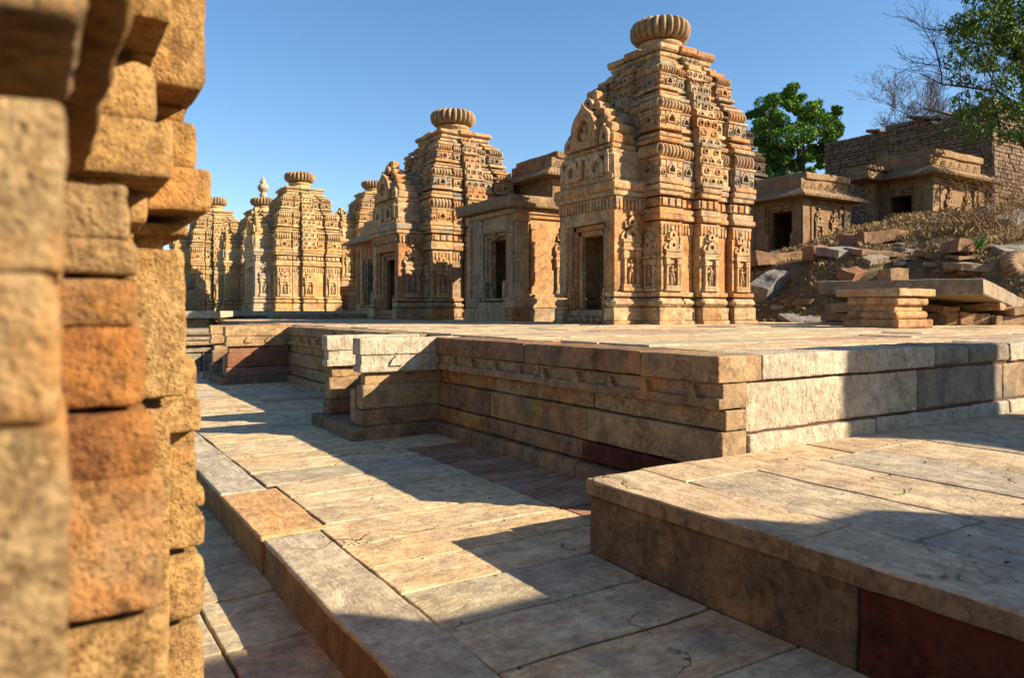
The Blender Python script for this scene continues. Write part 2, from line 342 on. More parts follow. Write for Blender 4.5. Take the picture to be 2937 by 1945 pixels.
def pierced(mb, u0, u1, z0, z1, y, t, hr, tint=None):
    """flat stone plate with one small horseshoe opening cut through it"""
    cu = (u0 + u1) / 2 + mb.r.uniform(-.06, .06) * (u1 - u0); cz = z0 + (z1 - z0) * .42; hr *= mb.r.uniform(.8, 1.15)
    outer = [(u0 + (u1 - u0) * i / 4, z0) for i in range(4)] + [(u1, z0 + (z1 - z0) * i / 4) for i in range(4)] + [(u1 - (u1 - u0) * i / 4, z1) for i in range(4)] + [(u0, z1 - (z1 - z0) * i / 4) for i in range(4)]
    inn = []
    for x, q in outer:
        a = math.atan2((q - cz) / (z1 - z0), (x - cu) / (u1 - u0)); inn.append((cu + math.cos(a) * hr, max(cz - hr * .55, cz + math.sin(a) * hr * 1.15)))
    mb.ring(outer[::-1], inn[::-1], y, y + t, tint)
    # raised horseshoe lip round the opening
    w = hr * 3.6; h = min((z1 - z0) * .86, hr * 3.6)
    o2 = [(cu + a * w, cz - hr * .8 + b * h) for a, b in _ARCH]
    i2 = [(cu + a * w * .72, cz - hr * .8 + max(.1, b * .80) * h) for a, b in _ARCH]
    mb.ring(o2, i2, y - .022, y + .01, tint)
def tabs(mb, u0, u1, z0, z1, y, t, n, tint=None):
    """a frieze of hanging tongues under a fillet"""
    w = (u1 - u0) / n; hh = z1 - z0
    mb.box(u0, u1, y - t * 1.1, y + 0.02, z1 - hh * 0.22, z1, 0.004, tint)
    for i in range(n):
        c = u0 + (i + .5) * w; a = w * 0.33
        mb.prism([(c - a, z1 - hh * .2), (c - a, z0 + hh * .28), (c - a * .6, z0 + hh * .08), (c, z0), (c + a * .6, z0 + hh * .08), (c + a, z0 + hh * .28), (c + a, z1 - hh * .2)][::-1], y - t, y + 0.01, tint)
def ribs(mb, u0, u1, z0, z1, y, t, n, tint=None):
    """a cushion course cut into upright ribs"""
    w = (u1 - u0) / n; lv = [(0, .25), (.18, .75), (.5, 1.0), (.82, .75), (1, .25)]
    for i in range(n):
        c = u0 + (i + .5) * w; V = []; F = []
        for (q, e) in lv:
            for k in range(5):
                a = math.pi * k / 4
                V.append((c - math.cos(a) * w * .46, y - t * e * (0.45 + 0.55 * math.sin(a)), z0 + (z1 - z0) * q))
        for r_ in range(4):
            for k in range(4): F.append([r_ * 5 + k, r_ * 5 + k + 1, (r_ + 1) * 5 + k + 1, (r_ + 1) * 5 + k])
        mb.add(V, F, tint, True)
def figure(mb, u, z, h, y, tint=None, flip=1):
    """standing carved figure, weight on one hip"""
    t = tint if tint is not None else mb.r.uniform(.3, .6); f = flip
    p = lambda a, b, c=0.0: (u + a * h * f, y - 0.045 * h - c * h, z + b * h)
    mb.tube([p(-.07, 0), p(-.08, .25), p(-.05, .5)], [.045 * h, .05 * h, .075 * h], 8, t)
    mb.tube([p(.11, 0), p(.13, .25, .04), p(.07, .5)], [.045 * h, .05 * h, .075 * h], 8, t)
    mb.tube([p(.02, .44), p(.03, .52), p(-.01, .63), p(-.02, .74), p(-.01, .80), p(0, .83)], [.11 * h, .125 * h, .085 * h, .125 * h, .10 * h, .045 * h], 8, t)
    mb.tube([p(0, .80), p(.01, .86), p(.02, .92), p(.01, .98)], [.04 * h, .07 * h, .075 * h, .035 * h], 8, t)
    mb.tube([p(-.12, .77), p(-.21, .64), p(-.15, .52, .06)], [.05 * h, .042 * h, .035 * h], 6, t)
    mb.tube([p(.11, .77), p(.22, .66), p(.20, .82, .04)], [.05 * h, .042 * h, .035 * h], 6, t)
def niche(root, mat_f, M, u, z0, z1, w, y, seed, plain_top=False):
    """wall shrine in relief: bracket, colonnettes, lintels and a stack of arches; the figure is its own sub-part"""
    mb = MB(seed); mb.M = M; H = z1 - z0; t = mb.r.uniform(.25, .7)
    mb.box(u - w * .55, u + w * .55, y - .085, y + .01, z0, z0 + .05 * H, .01, t)
    mb.box(u - w * .48, u + w * .48, y - .06, y + .01, z0 + .05 * H, z0 + .09 * H, .008, t)
    for s in (-1, 1):
        mb.box(u + s * w * .36 - w * .08, u + s * w * .36 + w * .08, y - .055, y + .01, z0 + .09 * H, z0 + .40 * H, .01, t)
        mb.box(u + s * w * .36 - w * .15, u + s * w * .36 + w * .15, y - .075, y + .01, z0 + .40 * H, z0 + .50 * H, .012, t)
    mb.box(u - w * .2, u + w * .2, y - .03, y + .01, z0 + .42 * H, z0 + .50 * H, .006, t)
    mb.box(u - w * .55, u + w * .55, y - .08, y + .01, z0 + .505 * H, z0 + .55 * H, .008, t)
    mb.box(u - w * .47, u + w * .47, y - .06, y + .01, z0 + .55 * H, z0 + .60 * H, .006, t)
    mb.box(u - w * .53, u + w * .53, y - .075, y + .01, z0 + .60 * H, z0 + .64 * H, .008, t)
    b = z0 + .64 * H
    arch(mb, u, b, w * .62, .17 * H, y, .075, .2, t)
    for s in (-1, 1): arch(mb, u + s * w * .38, b, w * .34, .11 * H, y, .055, .2, t)
    b2 = b + .15 * H
    mb.box(u - w * .36, u + w * .36, y - .05, y + .01, b2 - .01, b2 + .02 * H, .004, t)
    arch(mb, u, b2 + .015 * H, w * .46, .14 * H, y, .065, .2, t)
    for s in (-1, 1): mb.box(u + s * w * .29 - w * .07, u + s * w * .29 + w * .07, y - .04, y + .01, b2, b2 + .07 * H, .01, t)
    mb.box(u - w * .13, u + w * .13, y - .05, y + .01, b2 + .14 * H, b2 + .2 * H, .015, t)
    o = mb.build('niche', M_TEMPLE if mat_f is None else mat_f, root)
    fg = MB(seed + 5); fg.M = M
    figure(fg, u, z0 + .09 * H, .315 * H, y - .012, t, 1 if seed % 2 else -1)
    fg.build('figure', M_TEMPLE if mat_f is None else mat_f, o)

# ------------------------------------------------------------------ the spired temple
W0 = 1.15; KI = 0.62
def spire_k(z): return 1.05 - 0.45 * max(0, (z - 2.2) / 2.2) ** 2.1

def temple(seed, label, loc, s=1.0, rz=0.0, finial=False, mat=None, matc=None, ama=True, group='carved spired temples on the terraces', pale_porch=False, detail=1, front_gable=True):
    mat = mat or M_TEMPLE; matc = matc or M_CARVED
    rn = random.Random(seed); root = empty('spired_temple', loc, rz, s)
    tag(root, label, 'temple', group)
    def course(mb, z0, z1, e=0.0, k=1.0, b=0.014, low=True, j=0.004):
        for sx in (-1, 1):
            for sy in (-1, 1):
                mb.box(sx * KI * k, sx * (W0 * k + e), sy * KI * k, sy * (W0 * k + e), z0, z1, b, j=j)
        for i, S in enumerate(SIDES):
            if low and i == 1: continue
            mb.M = S
            for q in (-1, 1):
                mb.box(q * .285 * k, q * .585 * k, -((W0 - .075) * k + e), -.85 * k, z0, z1, b, j=j)
            mb.box(-.255 * k, .255 * k, -((W0 + .055) * k + e), -.85 * k, z0, z1, b, j=j)
            mb.M = None
    # base mouldings
    mb = MB(seed + 1)
    course(mb, 0, .07, .10, b=.01); course(mb, .07, .275, .075, b=.012); course(mb, .285, .42, .085, b=.052); course(mb, .445, .52, .055, b=.012)
    mb.box(.86, 1.0, -1.0, 1.0, 0, .6, 0); mb.box(-1.2, .9, -1.0, 1.0, 0, .13, 0)
    mb.build('base_moulding', mat, root)
    # walls
    mb = MB(seed + 2)
    course(mb, .50, 1.63, 0.0, j=.003); mb.box(.86, .98, -.99, .99, .5, 2.25, 0); mb.box(-.99, .88, .86, .99, .05, 2.25, 0); mb.box(-.99, .88, -.99, -.86, .05, 2.25, 0); mb.box(-1.3, .88, -.9, .9, 2.1, 2.24, 0); mb.box(-1.0, -.88, .55, .9, .05, 2.2, 0); mb.box(-1.0, -.88, -.9, -.55, .05, 2.2, 0)
    for i, S in enumerate(SIDES):
        if i == 1: continue
        mb.M = S; t = rn.random()
        for q in (-1, 1):
            tabs(mb, q * .90 - .26, q * .90 + .26, 1.41, 1.61, -W0, .028, 6)
            tabs(mb, q * .435 - .145, q * .435 + .145, 1.43, 1.61, -(W0 - .075), .028, 4)
            for uu in (.66, 1.11): mb.box(q * uu - .03, q * uu + .03, -W0 - .022, -W0 + .02, .53, 1.40, .008)
        tabs(mb, -.25, .25, 1.43, 1.61, -(W0 + .055), .028, 6)
        mb.M = None
    mb.build('wall', mat, root)
    # cornice bands and square panels above the wall
    mb = MB(seed + 3)
    course(mb, 1.64, 1.73, .075, b=.018); course(mb, 1.73, 1.83, .045, b=.012); course(mb, 1.855, 2.0, -.005); course(mb, 2.025, 2.10, .055, b=.012); course(mb, 2.10, 2.19, .085, b=.02)
    for i, S in enumerate(SIDES):
        if i == 1: continue
        mb.M = S
        for n_, (a, b_, y) in enumerate(((-1.13, -.64, W0), (.64, 1.13, W0), (-.57, -.30, W0 - .075), (.30, .57, W0 - .075), (-.24, .24, W0 + .055))):
            k = max(2, round((b_ - a) / .14))
            for q in range(k):
                c = a + (b_ - a) * (q + .5) / k
                mb.box(c - .052, c + .052, -y - .022, -y + .02, 1.865, 1.99, .01)
        mb.M = None
    mb.build('cornice', mat, root)
    # spire: three storeys of ribs, recesses and lattice
    mb = MB(seed + 4); mb.hi = 1.0
    Z = [(2.20, 2.60, 2.84, 3.05), (3.06, 3.38, 3.57, 3.74), (3.75, 4.02, 4.18, 4.40)]
    def kblock(S, u0, u1, n, z0, z1, za, zb, kind, k):
        """one rib of one storey on one side: arch-cut block, ribbed cushion, flat bands"""
        mb.M = S; t = rn.choice((rn.uniform(.05, .75), rn.uniform(.05, .75), rn.uniform(.75, 1.0))); w = u1 - u0; h = z1 - z0; a_, b_ = z0 + .2 * h, z1 - .035
        if w > .4 * k:
            pierced(mb, u0 + .27 * w, u1 - .27 * w, a_, b_, -n - .015, .075, .052 * k, t)
            pierced(mb, u0, u0 + .265 * w, a_, a_ + .62 * (b_ - a_), -n, .06, .024 * k, t); pierced(mb, u1 - .265 * w, u1, a_, a_ + .62 * (b_ - a_), -n, .06, .024 * k, t)
            for q in (u0, u1 - .25 * w): mb.box(q, q + .25 * w, -n - .012, -n + .06, a_ + .64 * (b_ - a_), b_, .008, t, .004)
        else:
            pierced(mb, u0 + .1 * w, u1 - .1 * w, a_, b_, -n - .012, .072, .04 * k, t)
        ribs(mb, u0 + .01, u1 - .01, z1 + .015, za - .01, -n + .06, .11, max(3, int(round(w / .08 / k))), rn.uniform(.2, .75))
        mb.M = None
    for (z0, z1, za, zb) in Z:
        k0 = spire_k(z0 + .05); k1 = spire_k((z1 + za) / 2); k2 = spire_k(zb - .04)
        kb = spire_k((z0 + z1) / 2)
        mb.box(-(W0 - .13) * k2, (W0 - .13) * k2, -(W0 - .13) * k2, (W0 - .13) * k2, z0 - .05, zb + .02, 0)
        course(mb, z0, z0 + .2 * (z1 - z0), .03, k0, .01, False, .006)
        course(mb, z0 + .2 * (z1 - z0), z1 - .03, -.05, kb, .012, False, .006)
        course(mb, z1 - .035, z1, .03, kb, .01, False, .006)
        course(mb, z1 - .01, za + .01, -.09, k1, .01, False, .004)
        course(mb, za, za + .36 * (zb - za), .05, spire_k(za), .014, False, .008)
        course(mb, za + .38 * (zb - za), za + .52 * (zb - za), -.04, k2, .006, False, .004)
        course(mb, za + .5 * (zb - za), za + .74 * (zb - za), .02, k2, .01, False, .008)
        course(mb, za + .74 * (zb - za), zb - .035, -.015, k2, .008, False, .008)
        for S in SIDES:
            for q in (-1, 1):
                u0, u1 = sorted((q * (KI + .02) * kb, q * (W0 - .01) * kb))
                kblock(S, u0, u1, W0 * kb, z0, z1, za, zb, 'k', kb)
                u0, u1 = sorted((q * .295 * kb, q * .575 * kb))
                kblock(S, u0, u1, (W0 - .075) * kb, z0, z1, za, zb, 'p', kb)
    mb.build('spire', mat, root)
    # lattice of little arches up the middle of each side
    for n_, S in enumerate(SIDES):
        mb = MB(seed + 60 + n_); mb.M = S; zz = 2.21; row = 0
        while zz < 4.30:
            k = spire_k(zz + .06); h = .155 * (0.55 + .45 * k); n = (W0 + .055) * k; t = mb.r.uniform(.1, .7)
            mb.box(-.25 * k, .25 * k, -n - .03, -n + .08, zz, zz + h * .22, .006, t, .003)
            mb.box(-.26 * k, .26 * k, -n + .055, -n + .15, zz - .01, zz + h + .01, .004, t)
            for c in ((-.125, .125) if row % 2 else (-.185, 0, .185)):
                e = (.095 if row % 2 == 0 else .125) * k
                pierced(mb, c * k - e * .98, c * k + e * .98, zz + h * .2, zz + h * .99, -n - .012, .07, .03 * k if row % 2 == 0 else .036 * k, t)
            zz += h; row += 1
        mb.build('lattice_panel', mat, root)
    # flat top slab
    mb = MB(seed + 7)
    kk = .67
    mb.box(-kk, kk, -kk, kk, 4.40, 4.50, .02, .5, .012)
    for sx in (-1, 1):
        for sy in (-1, 1): mb.box(sx * .22, sx * (kk + .055), sy * .22, sy * (kk + .055), 4.49, 4.60, .03, j=.015)
    for S in SIDES:
        mb.M = S; mb.box(-.215, .215, -kk - .08, -.2, 4.49, 4.615, .03, j=.01)
    mb.M = None
    mb.box(-.40, .40, -.40, .40, 4.58, 4.64, .02)
    mb.build('top_slab', mat, root)
    # ribbed disc
    if ama:
        mb = MB(seed + 8)
        mb.lathe([(.42, 4.60), (.42, 4.68), (.36, 4.70), (.36, 4.76), (.41, 4.78), (.41, 4.83), (.37, 4.845)], 32, tint=.4)
        ne = mb.build('neck', mat, root)
        mb = MB(seed + 9)
        prof = []
        for i in range(15):
            a = -math.pi / 2 + math.pi * i / 14
            prof.append((.30 + .27 * max(0, math.cos(a)) ** 0.60, 5.045 + .185 * math.copysign(abs(math.sin(a)) ** 0.9, math.sin(a)) + .02 * math.cos(a)))
        prof = [(.28, 4.85)] + prof + [(.2, 5.235), (.02, 5.24)]
        mb.lathe(prof, 240, 24, .20, .45)
        mb.build('ribbed_disc', M_RIBBED if mat is not M_DARKT else mat, root)
    if finial:
        mb = MB(seed + 10)
        mb.lathe([(.14, 5.20), (.16, 5.42), (.10, 5.5), (.17, 5.55), (.24, 5.66), (.25, 5.75), (.20, 5.86), (.10, 5.93), (.16, 5.96), (.15, 6.0), (.09, 6.07), (.07, 6.15), (.02, 6.25)], 24, tint=.5)
        mb.build('finial', M_CREAM, root)
    # porch
    pm = M_CREAM if pale_porch else mat
    X0 = -1.83; HW = .765
    mb = MB(seed + 11)
    def piers(z0, z1, e, b=.014):
        for q in (-1, 1):
            mb.box(X0 - e, -1.0, q * .575, q * (HW + e), z0, z1, b, j=.003)
    piers(0, .07, .09); piers(.07, .275, .07); piers(.285, .42, .08, .05); piers(.445, .52, .05); piers(.50, 1.82, 0)
    mb.box(X0 + .02, -1.0, -HW + .01, HW - .01, 1.62, 2.3, .01)
    for q in (-1, 1):
        mb.M = SIDES[0] if q < 0 else SIDES[2]
        uc = (X0 - 1.12) / 2 * (1 if q < 0 else -1)
        tabs(mb, uc - .34, uc + .34, 1.80, 2.0, -HW, .03, 8)
        mb.M = None
    mb.M = SIDES[1]; tabs(mb, -.755, .755, 1.81, 2.0, X0, .03, 17); mb.M = None
    mb.box(X0 - .06, -1.05, -HW - .06, HW + .06, 2.01, 2.09, .014); mb.box(X0 - .09, -1.05, -HW - .09, HW + .09, 2.09, 2.24, .03, j=.008)
    mb.build('porch', pm, root)
    # doorway: threshold, three nested frames, carved lintel; the opening leads into a dark cell
    mb = MB(seed + 12)
    mb.box(X0 + .00, -1.0, -.57, .57, 0, .13, .012); mb.box(X0 + .02, -1.0, -.45, .45, .13, .24, .02)
    for q in (-1, 1):
        for (a, b_, x) in ((.30, .38, .16), (.38, .47, .11), (.47, .578, .06)):
            mb.box(X0 + x, X0 + .27, q * a, q * b_, .13, 1.66, .01)
        mb.box(X0 + .04, X0 + .25, q * .40, q * .56, .22, .62, .03)
    for (a, b_, x) in ((1.45, 1.54, .16), (1.54, 1.62, .11), (1.62, 1.72, .06), (1.72, 1.81, .03)):
        mb.box(X0 + x, X0 + .4, -.577, .577, a, b_, .01)
    d = mb.build('doorway', matc if not pale_porch else pm, root)
    fg = MB(seed + 13); fg.M = SIDES[1]
    for q in (-1, 1):
        figure(fg, q * .48, .24, .36, X0 + .04, .4, q); fg.build('figure', matc, d); fg = MB(seed + 14); fg.M = SIDES[1]
    for q in range(5): fg.tube([(-.36 + q * .18, X0 + .0, .05), (-.33 + q * .18, X0 - .03, .09), (-.26 + q * .18, X0 - .01, .06)], [.02, .045, .02], 6, .4)
    fg.build('threshold_carving', matc, d)
    # side niches
    yk = -W0
    niche(root, pm, SIDES[0], -1.47, .53, 1.80, .40, -HW, seed + 21)
    niche(root, mat, SIDES[0], -.885, .53, 1.55, .36, yk, seed + 22)
    niche(root, mat, SIDES[0], .885, .53, 1.55, .34, yk, seed + 24)
    nb = seed + 23
    niche(root, mat, SIDES[0], 0, .53, 1.55, .36, -(W0 + .055), nb)
    for S in (SIDES[2], SIDES[3]):
        niche(root, mat, S, 0, .53, 1.55, .36, -(W0 + .055), nb + 3)
        niche(root, mat, S, -.885, .53, 1.55, .36, -W0, nb + 4); niche(root, mat, S, .885, .53, 1.55, .36, -W0, nb + 5)
    niche(root, mat, SIDES[1], .93, .53, 1.55, .28, -W0, nb + 7)
    # gable over the porch
    if front_gable:
        mb = MB(seed + 14)
        mb.box(X0 + .01, -1.1, -.70, .70, 2.25, 2.76, .03, .45, .01)
        for q in (-1, 1): mb.box(X0 - .02, -1.15, q * .52, q * .735, 2.27, 2.70, .05, .6, .01)
        mb.box(X0 - .03, X0 + .3, -.72, .72, 2.25, 2.36, .02, .4, .006)
        mb.M = SIDES[1]
        for q in (-1, 1): arch(mb, q * .34, 2.34, .40, .40, X0, .07, .27, .5)
        for c in (-.62, -.10, .10, .62): mb.box(c - .05, c + .05, X0 - .06, X0 + .02, 2.37, 2.68, .012, .5)
        mb.box(-.64, .64, X0 - .045, X0 + .02, 2.66, 2.74, .01, .4)
        mb.M = None
        st = [(2.76, 2.84, .69, .56), (2.84, 3.02, .66, .54), (3.02, 3.18, .61, .50), (3.18, 3.32, .47, .46), (3.32, 3.46, .38, .42), (3.46, 3.60, .24, .36), (3.60, 3.80, .13, .30)]
        for i, (a, b_, hw, dp) in enumerate(st):
            mb.box(X0 + .03 + .015 * i, X0 + .03 + dp, -hw, hw, a, b_ + .004, .035 if i else .02, rn.uniform(.1, .5), .012)
        mb.M = SIDES[1]
        arch(mb, 0, 2.85, .70, .70, X0 + .06, .11, .27, .3)
        mb.tube([(0, X0 + .04, 3.0), (0, X0 + .02, 3.09), (0, X0 + .02, 3.13), (0, X0 + .02, 3.2), (0, X0 + .04, 3.25)], [.1, .11, .05, .07, .03], 8, .3)
        for q in (-1, 1):
            arch(mb, q * .50, 2.86, .26, .30, X0 + .05, .05, .2, .35)
        arch(mb, 0, 3.48, .26, .26, X0 + .10, .05, .2, .35)
        mb.M = None
        # roof stones that tie the gable back to the spire
        for (a, b_, hw, x1) in ((2.74, 2.98, .62, -.95), (2.98, 3.22, .52, -.9), (3.22, 3.46, .36, -.85)):
            mb.box(X0 + .45, x1, -hw, hw, a, b_, .04, rn.uniform(.75, 1.0), .02)
        mb.build('gable', pm if pale_porch and False else mat, root)
    return root

# ------------------------------------------------------------------ the flat-roofed shrine
def shrine(seed, label, loc, wd, dp, h, base=.45, door=(.50, .55), door_h=1.6, roof='slab', mat=None, matc=None, s=1.0, rz=0.0, niches=1, group=None, cat='shrine', bracket=False, upper=None, upper2=None):
    """front plane at x=0 facing -X, side wall at y=0 facing -Y; h is the height under the roof"""
    mat = mat or M_TEMPLE; matc = matc or M_CARVED
    rn = random.Random(seed); root = empty('flat_roofed_shrine', loc, rz, s); tag(root, label, cat, group)
    c = wd * door[0]; hw = door[1] / 2
    mb = MB(seed + 1)
    for q, (a, b_) in enumerate(((-.05, c - hw - .2), (c + hw + .2, wd + .05))):
        mb.box(-.07, .5, a, b_, 0, base * .55, .014, j=.005); mb.box(-.05, .5, a, b_, base * .55, base, .02, j=.005)
    mb.box(-.06, .5, c - hw - .2, c + hw + .2, 0, base * .8, .014)
    mb.box(.3, dp + .07, -.07, wd + .05, 0, base * .55, .014, j=.005); mb.box(.3, dp + .05, -.05, wd + .03, base * .55, base, .02, j=.005)
    mb.build('base_moulding', mat, root)
    mb = MB(seed + 2)
    mb.box(0, .28, 0, c - hw - .18, base - .01, h, .014); mb.box(0, .28, c + hw + .18, wd, base - .01, h, .014)
    mb.box(.03, .55, c - hw - .2, c + hw + .2, door_h + .18, h, .01)
    mb.box(.2, dp, .02, .22, base - .02, h, .01); mb.box(.2, dp, wd - .22, wd - .02, base - .02, h, .01)
    mb.box(dp - .2, dp, .2, wd - .2, base - .02, h, .01); mb.box(.4, dp, .1, wd - .1, h - .06, h, 0); mb.box(.02, dp, .05, wd - .05, base - .06, base - .02, 0)
    # pilasters, a projecting corner and bands
    for (u0, u1) in ((.0, .30), (dp - .3, dp)):
        mb.box(u0, u1, -.045, .03, base, h - .28, .012); mb.box(u0 - .02, u1 + .02, -.07, .03, h - .28, h - .12, .014)
    for (u0, u1) in ((.0, .16), (wd - .16, wd)): mb.box(-.04, .03, u0, u1, base, h - .26, .012)
    for u in (.42, dp - .42): mb.box(u - .05, u + .05, -.03, .03, base, h - .3, .01); mb.box(u - .08, u + .08, -.05, .03, h - .42, h - .3, .012)
    mb.box(.3, dp - .3, -.03, .03, h - .2, h - .14, .01); mb.box(-.03, dp + .02, -.03, .03, base, base + .06, .012)
    mb.box(-.05, dp + .03, -.06, wd + .03, h - .12, h - .02, .014)
    mb.build('wall', mat, root)
    mb = MB(seed + 3)
    for q in (-1, 1):
        for (a, b_, x) in ((0, .07, .10), (.07, .14, .05), (.14, .19, .0)):
            mb.box(x, .24, c + q * (hw + a), c + q * (hw + b_), base * .75, door_h + (b_), .008)
        mb.box(-.03, .3, c + q * (hw + .03), c + q * (hw + .17), base * .8, base * .8 + .42, .03)
    for (a, b_, x) in ((0, .07, .10), (.07, .14, .05), (.14, .19, .0)):
        mb.box(x + .002, .5, c - hw - b_, c + hw + b_, door_h + a, door_h + b_, .008)
    mb.box(-.02, .1, c - .07, c + .07, door_h + .0, door_h + .14, .015)
    mb.build('doorway', matc, root)
    if niches:
        for i in range(niches):
            u = dp * (i + 1) / (niches + 1) + .03
            niche(root, matc if niches > 1 else mat, SIDES[0], u, base + .02, h - .3, .36, 0.02, seed + 31 + i)
    mb = MB(seed + 4)
    if roof == 'flat':
        mb.box(-.04, dp + .04, -.04, wd + .04, h - .02, h + .25, .03, .5); mb.build('roof', mat, root)
    elif roof == 'slab':
        mb.rough(-.20, dp + .2, -.20, wd + .2, h - .02, h + .21, .05, .09, .012, 5, .02, .75)
        mb.rough(.1, dp - .1, .1, wd - .1, h + .18, h + .26, .05, .1, .01, 5, .02, .8)
        mb.build('roof', M_WARM if mat is M_TEMPLE else mat, root)
    else:
        # sloping stone eave with a toothed lip, triangle frieze and a heavy cap slab
        o = .34; z0 = h - .04; z1 = h + .16
        lo = [(-o, -o), (dp + o, -o), (dp + o, wd + o), (-o, wd + o)]; hi = [(-.02, -.02), (dp + .02, -.02), (dp + .02, wd + .02), (-.02, wd + .02)]
        V = [(x, y, z0 - .05) for x, y in lo] + [(x, y, z0) for x, y in lo] + [(x, y, z1) for x, y in hi]
        F = [[3, 2, 1, 0]] + [[i, (i + 1) % 4, 4 + (i + 1) % 4, 4 + i] for i in range(4)] + [[4 + i, 4 + (i + 1) % 4, 8 + (i + 1) % 4, 8 + i] for i in range(4)] + [[8, 9, 10, 11]]
        mb.add(V, F, .6)
        n = int((dp + 2 * o) / .085)
        for i in range(n):
            x = -o + (dp + 2 * o) * (i + .5) / n
            mb.box(x - .025, x + .025, -o - .015, -o + .03, z0 - .06, z0 + .01, .008, .5)
            if i % 3 == 0 and .0 < x < dp: mb.add([(x - .03, -o * .55, z0 + .085), (x + .06, -o * .55, z0 + .085), (x + .10, -.03, z1 + .012), (x + .01, -.03, z1 + .012), (x - .03, -o * .55, z0 + .05), (x + .06, -o * .55, z0 + .05), (x + .1, -.03, z1 - .03), (x + .01, -.03, z1 - .03)], [[0, 1, 2, 3], [0, 4, 5, 1], [1, 5, 6, 2], [3, 7, 4, 0]], .9)
        n = int((wd + 2 * o) / .085)
        for i in range(n):
            y = -o + (wd + 2 * o) * (i + .5) / n
            mb.box(-o - .015, -o + .03, y - .025, y + .025, z0 - .06, z0 + .01, .008, .5)
        ev = mb.build('eave', mat, root)
        mb = MB(seed + 5)
        mb.box(.03, dp - .03, .03, wd - .03, z1 - .03, z1 + .26, .012, .4)
        mb.M = SIDES[0]; n = 6
        for i in range(n):
            x = .06 + (dp - .12) * (i + .5) / n; a = (dp - .12) / n * .46
            for q in range(3):
                e = a * (1 - q * .3); mb.prism([(x - e, z1 + .03 + q * .055), (x + e, z1 + .03 + q * .055), (x + e * .78, z1 + .07 + q * .055), (x - e * .78, z1 + .07 + q * .055)], .012, .04, .4)
        mb.M = None
        mb.build('frieze', mat, root)
        mb = MB(seed + 6)
        mb.rough(.18, dp + .02, -.02, wd + .0, z1 + .25, z1 + .43, .03, .09, .01, 5, .02, .6)
        mb.build('roof', mat, root)
    if upper:
        mb = MB(seed + 8); mb.box(upper[0], upper[1], upper[2], upper[3], h, upper[4], .04, .5, .02)
        if upper2: mb.box(upper2[0], upper2[1], upper2[2], upper2[3], h, upper2[4], .04, .6, .02)
        mb.build('parapet', mat, root)
    if bracket:
        mb = MB(seed + 7)
        mb.rough(-.95, -.03, wd - .45, wd + .25, h - .10, h + .10, .03, .08, .01, 5, .01, .8)
        for i in range(6): mb.tube([(-.93 + i * .16, wd - .46, h + .12), (-.86 + i * .16, wd - .46, h + .20), (-.79 + i * .16, wd - .46, h + .12)], [.03, .05, .03], 6, .5)
        mb.box(-.9, -.03, wd - .4, wd + .2, h + .09, h + .22, .02, .5)
        mb.box(-.30, -.06, wd - .2, wd + .02, -.2, h - .1, .015, .5)
        mb.build('porch_eave', mat, root)
    return root

# ------------------------------------------------------------------ ground
GRD = random.Random(5)
def sstep(t): t = max(0.0, min(1.0, t)); return t * t * (3 - 2 * t)
def hill(x, y):
    edge = 11.75 + (max(0, 9 - y) * .42 if y > 0 else 3.8) + max(0, y - 11) * .75
    e = x - edge + .35 * noise.noise(Vector((x * .7, y * .7, 3)))
    z = .765 + 1.05 * sstep(e / 1.5) + .27 * max(0, min(e, 5) - .9) + .19 * max(0, min(e, 9.5) - 5) + .05 * max(0, min(e - 9.5, 40))
    a = sstep(e / .8)
    return z + a * (.10 * noise.noise(Vector((x * .9, y * .9, 0))) + .045 * noise.noise(Vector((x * 3.1, y * 3.1, 5))) + .02 * noise.noise(Vector((x * 8, y * 8, 9)))) - (.3 if e < -.3 else 0)
def hill_mesh():
    xs = [10.5 + i * .11 for i in range(75)] + [18.75 + i * .35 for i in range(30)] + [30 + i * 3 for i in range(25)]
    ys = [-14 + i * 1.5 for i in range(12)] + [3 + i * .13 for i in range(90)] + [14.8 + i * .4 for i in range(40)] + [31 + i * 3 for i in range(24)]
    V = [(x, y, hill(x, y)) for x in xs for y in ys]; ny = len(ys)
    F = [[i * ny + j, (i + 1) * ny + j, (i + 1) * ny + j + 1, i * ny + j + 1] for i in range(len(xs) - 1) for j in range(ny - 1)]
    mb = MB(1); mb.add(V, F, .5, True); return mb.build('hillside', M_GROUND)
tag(hill_mesh(), kind='structure')
mb = MB(2); mb.add([(-3000, -3000, -.34), (3000, -3000, -.34), (3000, 3000, -.34), (-3000, 3000, -.34)], [[0, 1, 2, 3]], .4)
tag(mb.build('ground', M_GROUND), kind='structure')
def hit(sx, sy, d0=9.0):
    r = ray(sx, sy); d = d0
    while d < 45:
        p = EYE + r * d
        if p.z < hill(p.x, p.y): return p, d
        d += .05
    return EYE + r * d, d

# ------------------------------------------------------------------ paving
def wavy(p): return Vector((p.x + .016 * noise.noise(Vector((p.x * 1.1, p.y * 1.3, 1))) + .004 * noise.noise(Vector((p.x * 9, p.y * 9, 2))),
                            p.y + .016 * noise.noise(Vector((p.x * 1.2, p.y * .9, 7))) + .006 * noise.noise(Vector((p.x * 11, p.y * 9, 4))), p.z))
def slab(mb, x0, x1, y0, y1, z, res=.05, g=.0065, tint=None, amp=.003, th=.07, tilt=.0022):
    a = mb.r.uniform(-tilt, tilt); b = mb.r.uniform(-tilt, tilt); cx = (x0 + x1) / 2; cy = (y0 + y1) / 2; dz = mb.r.uniform(-tilt, tilt)
    mb.rough(x0 + g, x1 - g, y0 + g, y1 - g, z - th, z, .005, res, amp, 5, 0, tint, lambda p: wavy(Vector((p.x, p.y, p.z + dz + a * (p.x - cx) + b * (p.y - cy)))))
mb = MB(11)
